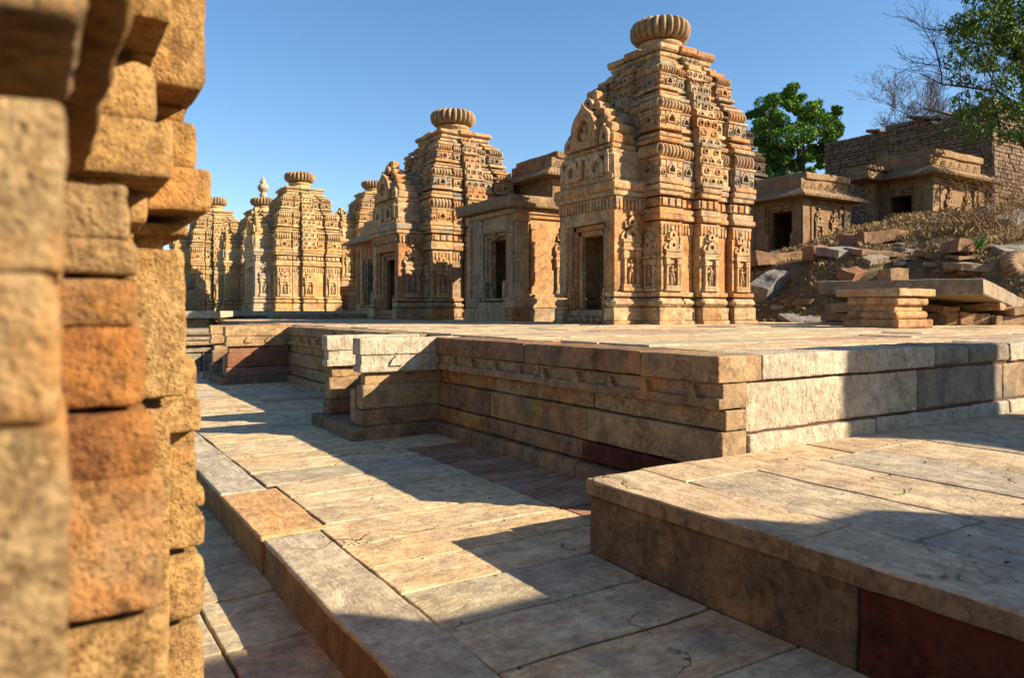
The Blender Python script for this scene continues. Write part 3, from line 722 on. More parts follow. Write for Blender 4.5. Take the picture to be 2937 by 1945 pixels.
J = [.45, .75, 1.08, 1.40, 1.74, 2.06, 2.39, 2.70, 3.0, 3.375, 3.70, 3.97, 4.30, 4.66, 4.93, 5.24, 5.60, 5.85, 6.2, 6.5, 6.85, 7.15, 7.5, 7.8, 8.2, 8.5, 8.9, 9.3, 9.6, 10.0, 10.4, 10.8, 11.2, 11.6, 12.0, 12.5, 13.1]
FT = {1.74: .36, 2.06: .52, 2.39: .15, 2.70: .08, 3.0: .2, 3.375: .28, 3.70: .35, 3.97: .33, 4.30: .62, 4.66: .25, 4.93: .12, 5.24: .3, 5.60: .45, 5.85: .1}
for i in range(len(J) - 1):
    y0, y1 = J[i], J[i + 1]; near = y1 < 5.3; res = .045 if near else .1
    xi = 1.10 if 3.37 < y0 < 4.2 else 1.055
    t = FT.get(y0, mb.r.uniform(.1, .6))
    if 2.3 < y0 < 4.9:
        slab(mb, xi, 2.22, y0, y1, 0, res, tint=t); slab(mb, 2.22, 2.74, y0, y1, 0, res, tint=mb.r.uniform(.84, 1.0))
    elif y0 < 2.3:
        c = 1.9; slab(mb, xi, c, y0, y1, 0, res, tint=t)
    else:
        c = mb.r.uniform(1.7, 2.4)
        if mb.r.random() < .45: slab(mb, xi, c, y0, y1, 0, res, tint=t); slab(mb, c, 3.0, y0, y1, 0, res)
        else: slab(mb, xi, 3.0, y0, y1, 0, res, tint=t)
tag(mb.build('courtyard_paving', M_FLAG), kind='structure')
# lower ground outside the kerb
mb = MB(12)
YJ = [.9, 1.55, 2.1, 2.62, 3.1, 3.55, 4.0, 4.6, 5.2, 6.0, 7.0, 8.0, 9.5, 11, 13]
for i in range(len(YJ) - 1):
    slab(mb, .515, .815, YJ[i], YJ[i + 1], -.158, .05, tint=mb.r.uniform(.25, .62)); slab(mb, -.3, .515, YJ[i], YJ[i + 1], -.158, .08, tint=mb.r.uniform(.56, .66))
tag(mb.build('lower_paving', M_FLAG), kind='structure')
mb = MB(13); mb.add([(-4, -6, -.2), (.9, -6, -.2), (.9, 18, -.2), (-4, 18, -.2)], [[0, 1, 2, 3]], .4); mb.add([(.85, -6, -.008), (12, -6, -.008), (12, 18, -.008), (.85, 18, -.008)], [[0, 1, 2, 3]], .4)
mb.add([(.86, -6, -.2), (.86, 18, -.2), (.86, 18, -.008), (.86, -6, -.008)], [[0, 1, 2, 3]], .4)
tag(mb.build('soil', M_SOIL), kind='structure')
# kerb
M_KSIDE = stone('kerb_side_stone', [(0.40, 0.20, 0.06), (0.36, 0.20, 0.08), (0.28, 0.17, 0.08), (0.25, 0.16, 0.09)], stain=(0.08, 0.05, 0.03), stain_amt=0.8, fine=90, mid=14, bump=0.9, spread=.6)
kerb = empty('kerb', (.93, 3, 0)); tag(kerb, 'long raised kerb of thick worn blocks along the lit courtyard paving', 'kerb')
for i, (y0, y1, t, x1) in enumerate(((.6, 1.9, .80, 1.055), (1.9, 3.30, .66, 1.055), (3.31, 4.20, .06, 1.10), (4.21, 5.6, .88, 1.05), (5.6, 7.2, .7, 1.05), (7.2, 9.2, .5, 1.05), (9.2, 11.2, .6, 1.05))):
    mb = MB(100 + i); mb.M = Matrix.Translation((-.93, -3, 0))
    if y0 == 1.9: continue
    if y0 == .6: y1 = 3.30; t = .72
    mb.rough(.803, x1 - .004, y0 + .004, y1 - .004, -.20, -.004, .012, .035, .004, 7, .006, .15 if i == 2 else .5, None, 110)
    kb = mb.build('kerb_block', M_KSIDE, kerb); mb = MB(150 + i); mb.M = Matrix.Translation((-.93, -3, 0))
    mb.rough(.80, x1 - .004, y0 + .004, y1 - .004, -.018, .005, .008, .035, .004, 7, .006, t, None, 110)
    mb.build('top_face', M_KERB, kb)

# ------------------------------------------------------------------ the main platform
def wall_y(mb, x, joints, z0, z1, dep, r=.009, amp=.004, res=.04, tints=None, g=.0035):
    for i in range(len(joints) - 1):
        mb.rough(x, x + dep, joints[i] + g, joints[i + 1] - g, z0 + g, z1 - g, r, res, amp, 8, .005, tints[i] if tints else None)
def wall_x(mb, y, joints, z0, z1, dep, r=.014, amp=.004, res=.04, tints=None, g=.006):
    for i in range(len(joints) - 1):
        mb.rough(joints[i] + g, joints[i + 1] - g, y, y + dep, z0 + g, z1 - g, r, res, amp, 8, .005, tints[i] if tints else None)
def arch_y(mb, x, y, z, w, h, t):
    mb.M = SIDES[1]; pts = [(-.55, 0), (.55, 0), (.42, .45), (.26, .8), (.08, 1), (-.08, 1), (-.26, .8), (-.42, .45)]
    mb.prism([(-y + a * w, z + b * h) for a, b in pts], x - t, x + .01, .6); mb.M = None
ZP = .785
plat = empty('stone_platform', (2.72, 2.44, 0)); tag(plat, 'large waist high stone platform with moulded walls carrying the row of temples', 'platform')
PM = Matrix.Translation((-2.72, -2.44, 0))
def pbuild(mb, name, mat):
    mb.v = [PM @ Vector(p) for p in mb.v]; return mb.build(name, mat, plat)
mb = MB(201)
wall_y(mb, 2.72, [2.437, 2.99, 4.14, 5.47], .647, ZP, .313, .007, .005, .035, [.52, .9, .95])
pbuild(mb, 'cornice', M_PLAT); mb = MB(221)
wall_y(mb, 2.90, [6.4, 7.0, 7.7, 8.5, 9.3, 10.0, 10.55], .66, ZP, .4, .012, .005, .06)
pbuild(mb, 'cornice', M_PLAT); mb = MB(222)
wall_y(mb, 2.90, [11.6, 13, 14.5, 16], .66, ZP, .4, .012, .005, .1)
pbuild(mb, 'cornice', M_PLAT)
mb = MB(202)
wall_x(mb, 2.44, [3.035, 4.65], .647, ZP, .40, .008, .006, .035, [.3]); wall_x(mb, 2.44, [5.62, 6.9, 8.2, 9.6, 11.0, 12.4, 14.0, 16.0], .647, ZP, .4, .012, .006, .06)
wall_x(mb, 2.455, [2.925, 4.48], .392, .645, .3, .008, .006, .035, [.15])
wall_x(mb, 2.435, [2.93, 4.02, 5.6, 7.2, 8.8, 10.4], .26, .39, .3, .014, .006, .035, [.35, .9, .4, .6, .3])
pbuild(mb, 'front_wall', M_PALE); mb = MB(209); mb.box(2.90, 9, 2.464, 2.7, .2, .75, 0); mb.box(2.786, 2.86, 2.47, 5.4, .05, .75, 0); pbuild(mb, 'mortar', M_SOIL)
mb = MB(203)
wall_x(mb, 2.442, [4.65, 5.08, 5.62], .647, ZP, .40, .03, .007, .035, [.8, .9]); wall_x(mb, 2.457, [4.48, 5.55, 6.8, 8.1, 9.4], .392, .645, .3, .014, .006, .04, [.85, .3, .5, .2])
pbuild(mb, 'grey_wall_block', M_GREYT)
mb = MB(204)
wall_y(mb, 2.752, [2.44, 4.0, 5.46], .555, .647, .17, .004, .003, .04, [.7, .55]); wall_y(mb, 2.722, [2.438, 4.0, 5.46], .518, .575, .2, .005, .004, .035, [.8, .65])
for i in range(9): arch_y(mb, 2.752, 2.62 + i * .318 + (.03 if i % 3 == 1 else 0), .568, .052, .06, .03)
pbuild(mb, 'frieze', M_PLAT); mb = MB(223)
wall_y(mb, 2.93, [6.4, 7.2, 8.1, 9.2, 10.55], .555, .66, .3, .006, .004, .06); wall_y(mb, 2.905, [6.4, 7.4, 8.4, 9.6, 10.55], .52, .577, .3, .008, .004, .06)
for i in range(12): arch_y(mb, 2.93, 6.6 + i * .33, .568, .055, .06, .03)
pbuild(mb, 'frieze', M_PLAT)
mb = MB(205)
wall_y(mb, 2.775, [2.442, 3.46, 4.60, 5.46], .415, .518, .15, .005, .004, .035, [.6, .25, .02]); wall_y(mb, 2.745, [2.44, 3.49, 4.63, 5.46], .222, .413, .18, .009, .004, .035, [.5, .18, .95])
wall_y(mb, 2.735, [3.52, 4.64, 5.46], .10, .221, .3, .012, .004, .035, [.9, .05])
pbuild(mb, 'wall_course', M_PLAT); mb = MB(224)
wall_y(mb, 2.95, [6.4, 7.3, 8.3, 9.3, 10.55], .42, .52, .3, .008, .004, .06); wall_y(mb, 2.925, [6.4, 7.1, 7.9, 8.6, 9.4, 10.1, 10.55], .24, .42, .3, .014, .004, .06); wall_y(mb, 2.92, [6.4, 7.5, 8.7, 9.7, 10.55], .10, .24, .3, .014, .004, .06)
pbuild(mb, 'wall_course', M_PLAT); mb = MB(225)
wall_y(mb, 2.92, [11.6, 13, 14.5, 16], .0, .66, .3, .014, .006, .1)
pbuild(mb, 'wall_course', M_PLAT)
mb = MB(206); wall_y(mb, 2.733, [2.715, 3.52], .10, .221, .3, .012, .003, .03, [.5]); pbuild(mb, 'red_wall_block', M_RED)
mb = MB(207)
wall_y(mb, 2.68, [2.42, 3.52, 4.79, 5.5], -.02, .10, .3, .02, .006, .035, [.9, .85, .95]); pbuild(mb, 'base_moulding', M_PLAT); mb = MB(226); wall_y(mb, 2.88, [6.4, 7.6, 8.8, 9.9, 10.55], -.02, .10, .3, .02, .006, .06)
pbuild(mb, 'base_moulding', M_PLAT)
mb = MB(208)
mb.box(3.0, 15.5, 2.7, 6.5, -.1, ZP - .06, 0); mb.box(3.15, 15.5, 6.4, 24, -.1, ZP - .061, 0)
pbuild(mb, 'core', M_SOIL)
# paving on the platform
mb = MB(210)
y = 2.83
while y < 24:
    hgt = mb.r.uniform(.38, .75); x = (3.11 if y < 6.2 else 3.29) + 0.0
    while x < 14.6:
        L = mb.r.uniform(.8, 1.9)
        res = .09 if y < 6 else .16
        slab(mb, x, min(x + L, 14.9), y, y + hgt, ZP, res, .007, amp=.004, tilt=.005, th=.06); x += L
    y += hgt
tag(mb.build('platform_paving', M_FLAG), kind='structure')

# ------------------------------------------------------------------ stair spurs on the platform's left side
def spur(label, y0, y1, pale, res, seed):
    root = empty('stair_spur', (2.06, y0, 0)); tag(root, label, 'stair flank', 'ruined stair flanks on the platform wall')
    T = Matrix.Translation((-2.06, -y0, 0)); X1 = 2.94
    def bl(mb, name, mat): mb.v = [T @ Vector(p) for p in mb.v]; return mb.build(name, mat, root)
    for k, (a, b) in enumerate(((y0, y0 + .16), (y1 - .14, y1))):
        mb = MB(seed + k * 10)
        mb.rough(2.078, X1, a + .014, b - .006, .522, ZP - .006, .006, res, .004, 8, .002, .38); mb.rough(2.06, X1, a, b, .654, ZP + .001, .008, res, .005, 8, .002, .35); mb.rough(2.064, X1, a + .003, b - .002, .516, .574, .006, res, .004, 8, .002, .33)
        if k == 0:
            for c in (2.36, 2.64): mb.prism([(c - .055, .565), (c + .055, .565), (c + .03, .61), (c, .64), (c - .03, .61)][::1], a - .012, a + .03, .4)
        mb.build if False else None
        bl(mb, 'cornice', M_PALE if pale else M_PLAT)
        mb = MB(seed + k * 10 + 1)
        mb.rough(2.12, X1, a + .05, b - .02, .415, .519, .008, res, .005, 8, .002, .3); mb.rough(2.085, X1, a + .02, b - .0, .222, .416, .022, res, .006, 8, .003, .55 if pale else .0); mb.rough(2.07, X1, a + .0, b + .0, .098, .223, .016, res, .006, 8, .003, .8)
        bl(mb, 'flank_wall', M_PLAT if pale else (M_GREYT if k else M_REDDISH))
    mb = MB(seed + 30); mb.rough(2.08, 2.5, y0 + .16, y0 + .27, .098, .37, .02, res, .006, 8, .004, .6); mb.rough(2.6, X1, y0 + .16, y1 - .1, .09, .60, .02, res * 1.5, .006, 8, .004, .5); bl(mb, 'stub', M_PLAT)
    mb = MB(seed + 31); mb.rough(1.985, X1, y0 - .06, y1 + .06, -.02, .10, .02, res, .007, 7, .006, .85); bl(mb, 'foot_slab', M_BROWN)
M_REDDISH = stone('rusty_sandstone', [(0.30, 0.13, 0.07), (0.36, 0.18, 0.10), (0.33, 0.19, 0.12)], stain=(0.12, 0.08, 0.06), stain_amt=0.5, fine=60, mid=11, bump=0.6)
spur('nearer stair flank with two pale slabs standing on a foot slab beside the moulded wall', 5.45, 6.38, True, .04, 301)
spur('farther stair flank with reddish wall under a pale cornice further along the platform', 10.5, 11.7, False, .07, 351)

# ------------------------------------------------------------------ low terrace at the right, with its rusty red wall block
low = empty('low_terrace', (1.89, 2.41, 0)); tag(low, 'knee high terrace in the right foreground with thin coping over brown wall blocks', 'terrace')
T = Matrix.Translation((-1.89, -2.41, 0))
def lb(mb, name, mat): mb.v = [T @ Vector(p) for p in mb.v]; return mb.build(name, mat, low)
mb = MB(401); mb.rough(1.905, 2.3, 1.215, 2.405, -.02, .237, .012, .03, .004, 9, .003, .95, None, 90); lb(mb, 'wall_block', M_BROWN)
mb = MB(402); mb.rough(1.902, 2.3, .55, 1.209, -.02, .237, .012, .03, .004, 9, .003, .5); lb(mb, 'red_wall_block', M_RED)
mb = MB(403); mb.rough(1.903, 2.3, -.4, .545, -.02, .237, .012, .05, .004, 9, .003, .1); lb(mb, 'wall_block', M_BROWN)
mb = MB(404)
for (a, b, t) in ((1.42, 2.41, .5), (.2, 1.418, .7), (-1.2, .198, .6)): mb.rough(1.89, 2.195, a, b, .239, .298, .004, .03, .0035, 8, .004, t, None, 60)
lb(mb, 'coping', M_BROWN); mb = MB(414)  # coping body in a darker brown than the thin sheet laid on top
for (a, b, t) in ((1.42, 2.41, .2), (.2, 1.418, .45), (-1.2, .198, .6)): mb.rough(1.893, 2.195, a + .003, b - .003, .29, .307, .004, .03, .0025, 8, .004, t, None, 60)
lb(mb, 'coping_top', M_FLAGY)
mb = MB(405); mb.box(2.25, 12, -4, 2.43, -.1, .235, 0); lb(mb, 'core', M_SOIL)
mb = MB(410)
for (a, b, t) in ((2.20, 3.35, .12), (3.36, 4.7, .3), (4.7, 6.2, .5), (6.2, 8, .4), (8, 10, .4)): slab(mb, a, b, 2.15, 2.435, .305, .05, .005, t, th=.06)
XJ = [2.20, 2.62, 3.05, 3.52, 4.0, 4.5, 5.0, 5.5, 6.0, 6.6, 7.2, 8.0, 9, 10]
for i in range(len(XJ) - 1):
    y = 2.15
    while y > -3.5:
        L = mb.r.uniform(.8, 1.6)
        if i == 0 and y > 2: L = .93
        slab(mb, XJ[i], XJ[i + 1], y - L, y, .305, .05 if XJ[i] < 4.2 and y > 0 else .15, .006, th=.06); y -= L
tag(mb.build('terrace_paving', M_FLAGY), kind='structure')

# ------------------------------------------------------------------ far terrace with the distant temples
ft = empty('far_terrace', (2.9, 16, 0)); tag(ft, 'far raised terrace edged with pale slabs under the distant temples', 'terrace')
T = Matrix.Translation((-2.9, -16, 0))
def fb(mb, name, mat): mb.v = [T @ Vector(p) for p in mb.v]; return mb.build(name, mat, ft)
mb = MB(501)
poly = [(-6, 15.6), (2.75, 15.6), (4.57, 22.0), (14, 23.2), (16, 60), (-6, 60)]
mb.add([(x, y, .1) for x, y in poly] + [(x, y, .86) for x, y in poly], [[i, (i + 1) % 6, 6 + (i + 1) % 6, 6 + i] for i in range(6)], .3); fb(mb, 'wall', M_PLAT)
mb = MB(502)
big = [(-6, 15.45), (2.86, 15.45), (4.66, 21.85), (14, 23.05), (16.1, 60), (-6, 60)]
mb.add([(x, y, .86) for x, y in big] + [(x, y, 1.0) for x, y in big], [[i, (i + 1) % 6, 6 + (i + 1) % 6, 6 + i] for i in range(6)] + [[6, 7, 8, 9, 10, 11], [5, 4, 3, 2, 1, 0]], .35); fb(mb, 'edge_slab', M_PALE)
mb = MB(503)      # moulded wall in front of it, at the end of the courtyard
wall_x(mb, 13.1, [-2, -.4, 1.2, 2.2, 2.92], -.02, .30, .6, .02, .008, .12); wall_x(mb, 13.16, [-2, 0, 1.5, 2.92], .30, .42, .5, .02, .008, .12); wall_x(mb, 13.08, [-2, -.6, 1, 2.92], .42, .50, .5, .02, .008, .1); wall_x(mb, 13.2, [-2, .2, 2.92], .5, .57, 2.3, .02, .008, .14)
mb.rough(1.2, 2.5, 13.5, 13.9, .57, .70, .05, .08, .012, 5, .02, .8)
fb(mb, 'lower_wall', M_GREYT)
mb = MB(504); mb.rough(5.0, 10.4, 19.4, 20.1, ZP - .02, ZP + .14, .03, .12, .008, 4, .01, .4); fb(mb, 'step', M_GREYT)

# ------------------------------------------------------------------ the temples
temple(1001, 'tallest spired temple with ribbed disc finial nearest the right of the row', (9.03, 9.42, ZP - .01), (.90, .93, 1.0))
temple(1101, 'second spired temple in the row, standing behind the small flat roofed shrine', (9.1, 17.25, ZP - .02), 1.05)
temple(1201, 'distant spired temple with pale front porch standing at the terrace edge', (7.9, 27.0, .99), .97, pale_porch=True, mat=M_TAN, matc=M_TAN)
temple(1301, 'distant spired temple topped by a pale pot finial', (8.1, 33.2, .99), .95, finial=True, mat=M_TAN, matc=M_TAN)
temple(1401, 'farthest spired temple, half hidden behind the rough foreground wall', (7.0, 38.2, .99), 1.06, mat=M_TAN, matc=M_TAN)
temple(1501, 'small spired temple on a masonry plinth peeping out behind the second temple', (11.3, 28.4, 1.95), .83, mat=M_TAN, matc=M_TAN)
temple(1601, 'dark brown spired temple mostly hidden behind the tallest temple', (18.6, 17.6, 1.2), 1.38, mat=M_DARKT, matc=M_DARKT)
shrine(2001, 'small flat roofed shrine with dark doorway between the two tallest temples', (7.9, 12.36, ZP - .01), 1.8, 2.2, 2.20, .48, (.42, .60), 1.62, s=1.05, group='flat roofed shrines')
shrine(2101, 'low flat roofed shrine with small eave left of the second temple', (7.6, 18.7, ZP - .01), 1.6, 2.0, 2.2, .4, (.5, .5), 1.5, roof='eave', group='flat roofed shrines', mat=M_TEMPLE)
shrine(2201, 'tall flat roofed hall seen over the small shrine roof between the spires', (10.5, 14.75, ZP - .02), 1.9, 2.3, 3.62, .5, (.5, .5), 1.6, roof='eave', mat=M_WARM, matc=M_WARM, group='flat roofed shrines')
shrine(2301, 'lower flat roofed wing behind the second temple', (10.9, 16.6, ZP - .02), 2.2, 2.3, 3.1, .5, (.5, .5), 1.6, roof='slab', mat=M_GREYT, matc=M_GREYT, group='flat roofed shrines')
shrine(2401, 'lower of the two hillside shrines with triangle frieze, right of the tallest temple', (16.3, 11.9, 2.4), 1.6, 2.05, 1.60, .26, (.42, .62), 1.22, roof='eave', niches=2, group='flat roofed shrines', mat=M_WARM, matc=M_WARM)
shrine(2501, 'upper hillside shrine with heavy cap slab below the rubble wall', (21.3, 11.3, 2.94), 1.45, 2.45, 1.70, .2, (.55, .55), 1.22, s=1.2, roof='eave', niches=2, bracket=True, group='flat roofed shrines', mat=M_WARM, matc=M_WARM)
mb = MB(505)
for i in range(5):
    for j in range(3): mb.box(9.6 + j * 1.6, 11.2 + j * 1.6, 26.6, 27.4, .95 + i * .2, 1.15 + i * .2, .02, j=.01)
mb.box(9.62, 14.3, 26.7, 31, .9, 1.94, 0)
tag(mb.build('masonry_plinth', M_GREYT), 'plain masonry plinth under the small temple behind the second one', 'plinth')
mb = MB(506); mb.rough(2.2, 5.0, 29.6, 32, 1.0, 1.8, .05, .2, .02, 3, .03, .4); mb.rough(2.4, 4.8, 29.7, 31.8, 1.8, 2.3, .2, .2, .02, 3, .03, .9)
tag(mb.build('ruined_plinth', M_GREYT), 'low dark ruined plinth before the farthest temple', 'plinth')

# ------------------------------------------------------------------ shade from the temples behind the photographer
shrine(2601, 'flat roofed shrine behind the camera on the low terrace', (4.12, -3.05, .305), 1.5, 1.24, 1.93, .45, (.5, .5), 1.35, roof='flat', upper=(.02, 1.0, .05, 1.49, 2.39), upper2=(.03, .53, .1, 1.48, 2.535), group='flat roofed shrines')
shrine(2701, 'tall flat topped hall behind the camera on the low terrace', (7.6, -2.3, .305), .8, 1.75, 2.35, .5, (.5, .5), 1.5, roof='flat', upper=(.25, 1.72, .45, .8, 3.55), group='flat roofed shrines')

# ------------------------------------------------------------------ rubble wall on the hill
rw = empty('rubble_wall', (29.3, 13.3, 3.4)); tag(rw, 'high broken dry stone wall with ragged top behind the hillside shrines', 'wall')
def rubble(name, u0, u1, M, top, seed):
    mb = MB(seed); mb.M = M; z = 0.0; row = 0
    while z < 5.6:
        h = mb.r.uniform(.10, .18); u = u0 - mb.r.uniform(0, .3)
        while u < u1:
            L = mb.r.uniform(.2, .6)
            a, b = max(u, u0), min(u + L, u1)
            if b - a > .05 and z + h * .5 < top((a + b) / 2):
                y = -mb.r.uniform(0, .05); mb.box(a + .008, b - .008, y, .4, z + .006, z + h - .006, .02, j=.012)
            u += L
        z += h
    return mb.build(name, M_BRICK, rw)
rubble('side_face', -6.9, 0.0, SIDES[1], lambda u: 5.32 - .04 * abs(u) + .16 * noise.noise(Vector((u * 1.3, 2, 0))) - (.22 if -2.4 < u < -1.6 else 0), 601)
rubble('end_face', 0.0, 9.0, SIDES[0], lambda u: 5.35 + .14 * noise.noise(Vector((u * 1.3, 5, 0))), 602)
mb = MB(603); mb.box(.12, 9, .12, 6.8, 0, 4.85, 0); mb.build('core', M_SOIL, rw)
mb = MB(604)
mb.M = Matrix.Translation((.3, 2.6, 5.22)) @ Matrix.Rotation(.25, 4, 'X'); mb.rough(-.4, .5, -.6, .6, 0, .1, .03, .12, .015, 4, .03, .6)
mb.M = Matrix.Translation((.3, 2.0, 5.33)) @ Matrix.Rotation(.45, 4, 'X'); mb.rough(-.4, .4, -.5, .5, 0, .09, .03, .12, .015, 4, .03, .7)
mb.M = Matrix.Translation((.2, 4.6, 5.10)) @ Matrix.Rotation(.1, 4, 'X'); mb.rough(-.3, .4, -.3, .3, 0, .12, .03, .1, .015, 4, .03, .8)
mb.build('loose_top_stone', M_BRICK, rw)

# ------------------------------------------------------------------ rocks and fallen carved stones
def rock(name, label, cat, p, size, rot=(0, 0, 0), tint=.5, mat=None, seed=0, sink=.25, wob=.05, group='fallen stones on the hillside', r=.03):
    mb = MB(seed); L, D, H = size
    mb.M = Matrix.Rotation(rot[2], 4, 'Z') @ Matrix.Rotation(rot[1], 4, 'Y') @ Matrix.Rotation(rot[0], 4, 'X')
    res = max(.035, min(size) / 4)
    mb.rough(-L / 2, L / 2, -D / 2, D / 2, 0, H, min(r, .012), res, .016, 4, wob * 1.7, tint, None, 22)
    mb.sm = [False] * len(mb.f)
    o = mb.build(name, mat or M_ROCK); o.location = (p[0], p[1], p[2] - sink * H); return tag(o, label, cat, group)
p5 = lambda x, y: (2100 + x / 2.7037, 400 + y / 2.7037)
ROCKS = [  # crop x, base y, width, height, rotations, tint, label
 (275, 1225, 270, 200, (.5, -.5, .5), .97, 'big grey jagged boulder leaning at the foot of the bank beside the tallest temple'),
 (650, 1405, 420, 34, (.22, -.10, .1), .9, 'flat pale grey slab lying left of the moulded pedestal'),
 (1140, 800, 460, 80, (.05, -.09, .25), .12, 'long reddish slab lying just below the upper shrine door'),
 (650, 950, 175, 100, (0, 0, .3), .2, 'squared brown block at the end of the low stone row'),
 (890, 905, 340, 55, (.2, -.05, .3), .85, 'long pale grey slab tilted behind the brown block'),
 (1100, 905, 350, 42, (.1, .06, .1), .3, 'thin brown slab right of the pale grey slab'),
 (1100, 948, 180, 48, (.3, -.2, .4), .7, 'pale wedge of stone below the thin brown slab'),
 (1375, 893, 170, 45, (.1, .1, .2), .8, 'grey broken block right of the thin brown slab'),
 (1560, 930, 230, 50, (.2, .15, .2), .15, 'reddish broken slab in the middle of the slope'),
 (1820, 890, 280, 100, (.0, .02, .15), .1, 'thick red squared block on the right of the slope'),
 (1880, 1010, 350, 60, (.2, -.04, .1), .55, 'long flat brown slab below the thick red block'),
 (2180, 890, 300, 62, (.25, -.04, .1), .85, 'flat grey slab at the right edge above the ribbed disc'),
 (340, 975, 440, 95, (0, 0, .15), .2, 'long low brown block at the foot of the lower shrine'),
 (190, 862, 150, 45, (0, 0, .1), .15, 'pinkish slab before the lower shrine door'),
 (540, 838, 150, 42, (.1, .1, .4), .75, 'pale broken stone below the lower shrine corner'),
 (330, 868, 140, 34, (.1, 0, .2), .7, 'small pale stone between the pinkish slab and the shrine corner'),
 (300, 800, 110, 52, (0, 0, .2), .98, 'grey squared stone beside the lower shrine door'),
 (945, 1070, 190, 75, (.5, -.1, .5), .0, 'dark red striped stone above the leaning roof slab'),
 (1555, 985, 140, 30, (.3, 0, .3), .7, 'small pale flat stone in the middle of the slope'),
 (1810, 928, 230, 26, (.1, 0, .1), .3, 'thin brown flagstone just below the thick red block'),
 (2190, 650, 240, 75, (.3, -.35, .3), .9, 'pale grey slab leaning in the dry scrub at the right'),
 (205, 800, 95, 120, (.1, -.6, .3), .95, 'narrow grey slab leaning against the lower shrine'),
 (1290, 960, 90, 24, (.2, 0, .6), .3, 'small brown stone right of the pale wedge'),
 (690, 985, 100, 22, (.2, 0, .3), .75, 'small flat stone in front of the brown block'),
 (1960, 585, 120, 60, (.1, .1, .3), .95, 'dark grey stone half hidden in scrub beside the upper shrine'),
 (1230, 905, 110, 22, (.1, 0, .2), .2, 'small reddish stone on the ground between two grey blocks'),
 (450, 1260, 90, 26, (.1, 0, .5), .2, 'small earthy stone on the grass below the bank'),
]
for i, (cx, by, wp, hp, rot, t, lab) in enumerate(ROCKS):
    sx, sy = p5(cx, by - hp * .15)
    p, d = hit(sx, sy)
    m = d / 2110 / 2.7037
    L, H = wp * m * 1.1, hp * m * 1.05
    dpt = min(L * .6, .9) if H < .35 else L * .5
    rot = (rot[0], rot[1], rot[2] - .55)
    rock('fallen_slab' if H < .3 * L else 'fallen_block', lab, 'fallen stone', p, (L, dpt, H), rot, t, None, 700 + i * 7, .2, .04 if H < .3 * L else .07, r=.02)
# scattered pebbles too many to count
mb = MB(990)
for i in range(1500):
    x = 12 + mb.r.random() ** 1.3 * 8; y = mb.r.uniform(3.5, 14); z = hill(x, y); s_ = mb.r.uniform(.015, .06) if i % 6 else mb.r.uniform(.06, .15)
    if hill(x, y) < .8: continue
    mb.M = Matrix.Translation((x, y, z)) @ Matrix.Rotation(mb.r.uniform(0, 3), 4, 'Z') @ Matrix.Rotation(mb.r.uniform(-.3, .3), 4, 'X')
    mb.box(-s_, s_ * mb.r.uniform(.6, 1.6), -s_, s_, -s_ * .4, s_ * mb.r.uniform(.2, .6), s_ * .2, None, s_ * .28)
mb.M = None
tag(mb.build('pebbles', M_ROCK), 'small stones and chips scattered over the dry slope', 'pebbles', kind='stuff')

# moulded pedestal on the platform
ped = empty('moulded_pedestal', (9.06, 5.2, ZP)); tag(ped, 'squat moulded stone pedestal standing alone on the platform at the right', 'pedestal')
def ring_block(mb, x0, x1, y0, y1, z0, z1, r, t): mb.rough(x0, x1, y0, y1, z0, z1, r, .045, .005, 7, .006, t)
K = .49 / .305
def pz(v): return (1460 - v) / 305 * .50
mb = MB(951); ring_block(mb, -.02, .80, 0, .76, 0, pz(1395), .014, .2); mb.build('base_slab', M_TEMPLE, ped)
mb = MB(952); ring_block(mb, .0, .76, .03, .73, pz(1396), pz(1330), .05, .25); ring_block(mb, .06, .70, .09, .67, pz(1332), pz(1285), .01, .3); ring_block(mb, .01, .77, .03, .73, pz(1287), pz(1215), .045, .35); mb.build('moulding', M_TEMPLE, ped)
mb = MB(953); ring_block(mb, -.03, .83, -.02, .86, pz(1214), pz(1155), .012, .45); mb.build('top_slab', M_TEMPLE, ped)

# the great tilted roof slab and the stones it rests on
def slab_poly(name, pts, th, mat, label, cat, seed):
    P = [Vector(p) for p in pts]; n = (P[1] - P[0]).cross(P[2] - P[0]).normalized()
    if n.z < 0: n = -n
    mb = MB(seed); k = len(P); c = sum(P, Vector()) / k; G = 14; V = []; F = []
    # fan grid so the faces can carry worn edges
    ringn = 10
    edge = []
    for i in range(k):
        for q in range(ringn): edge.append(P[i].lerp(P[(i + 1) % k], q / ringn))
    m = len(edge)
    layers = [(0.6, 0, 0), (.985, 0, 0), (1.0, -.014, 1), (1.0, -th + .014, 1), (.985, -th, 0), (.6, -th, 0)]
    for (s_, dz, _) in layers:
        for e in edge:
            p = c + (e - c) * s_ + n * dz
            V.append(p + noise.noise_vector(p * 4) * .012 + noise.noise_vector(p * 1.3) * .02)
    for l in range(len(layers) - 1):
        for i in range(m): F.append([l * m + i, l * m + (i + 1) % m, (l + 1) * m + (i + 1) % m, (l + 1) * m + i])
    F.append(list(range(m))); F.append(list(range((len(layers) - 1) * m, len(layers) * m))[::-1])
    mb.add(V, F, .7, True); o = mb.build(name, mat)
    me = o.data
    for pol in me.polygons: pol.use_smooth = False
    return tag(o, label, cat)
A = at_d(2350, 806, 11.4); B = at_d(2822, 797, 10.0); C = at_d(2955, 866, 12.6)
slab_poly('tilted_roof_slab', [A, B, C, A + (C - B)], .22, M_GREYT, 'great tilted grey roof slab propped on rough stones at the right', 'roof slab', 961)
rock('prop_block', 'small squared stump of stone on the front edge of the tilted roof slab', 'fallen stone', at_d(2562, 806, 10.9), (.33, .3, .24), (0, 0, -.4), .3, M_ROCK, 962, .25, .02, None)
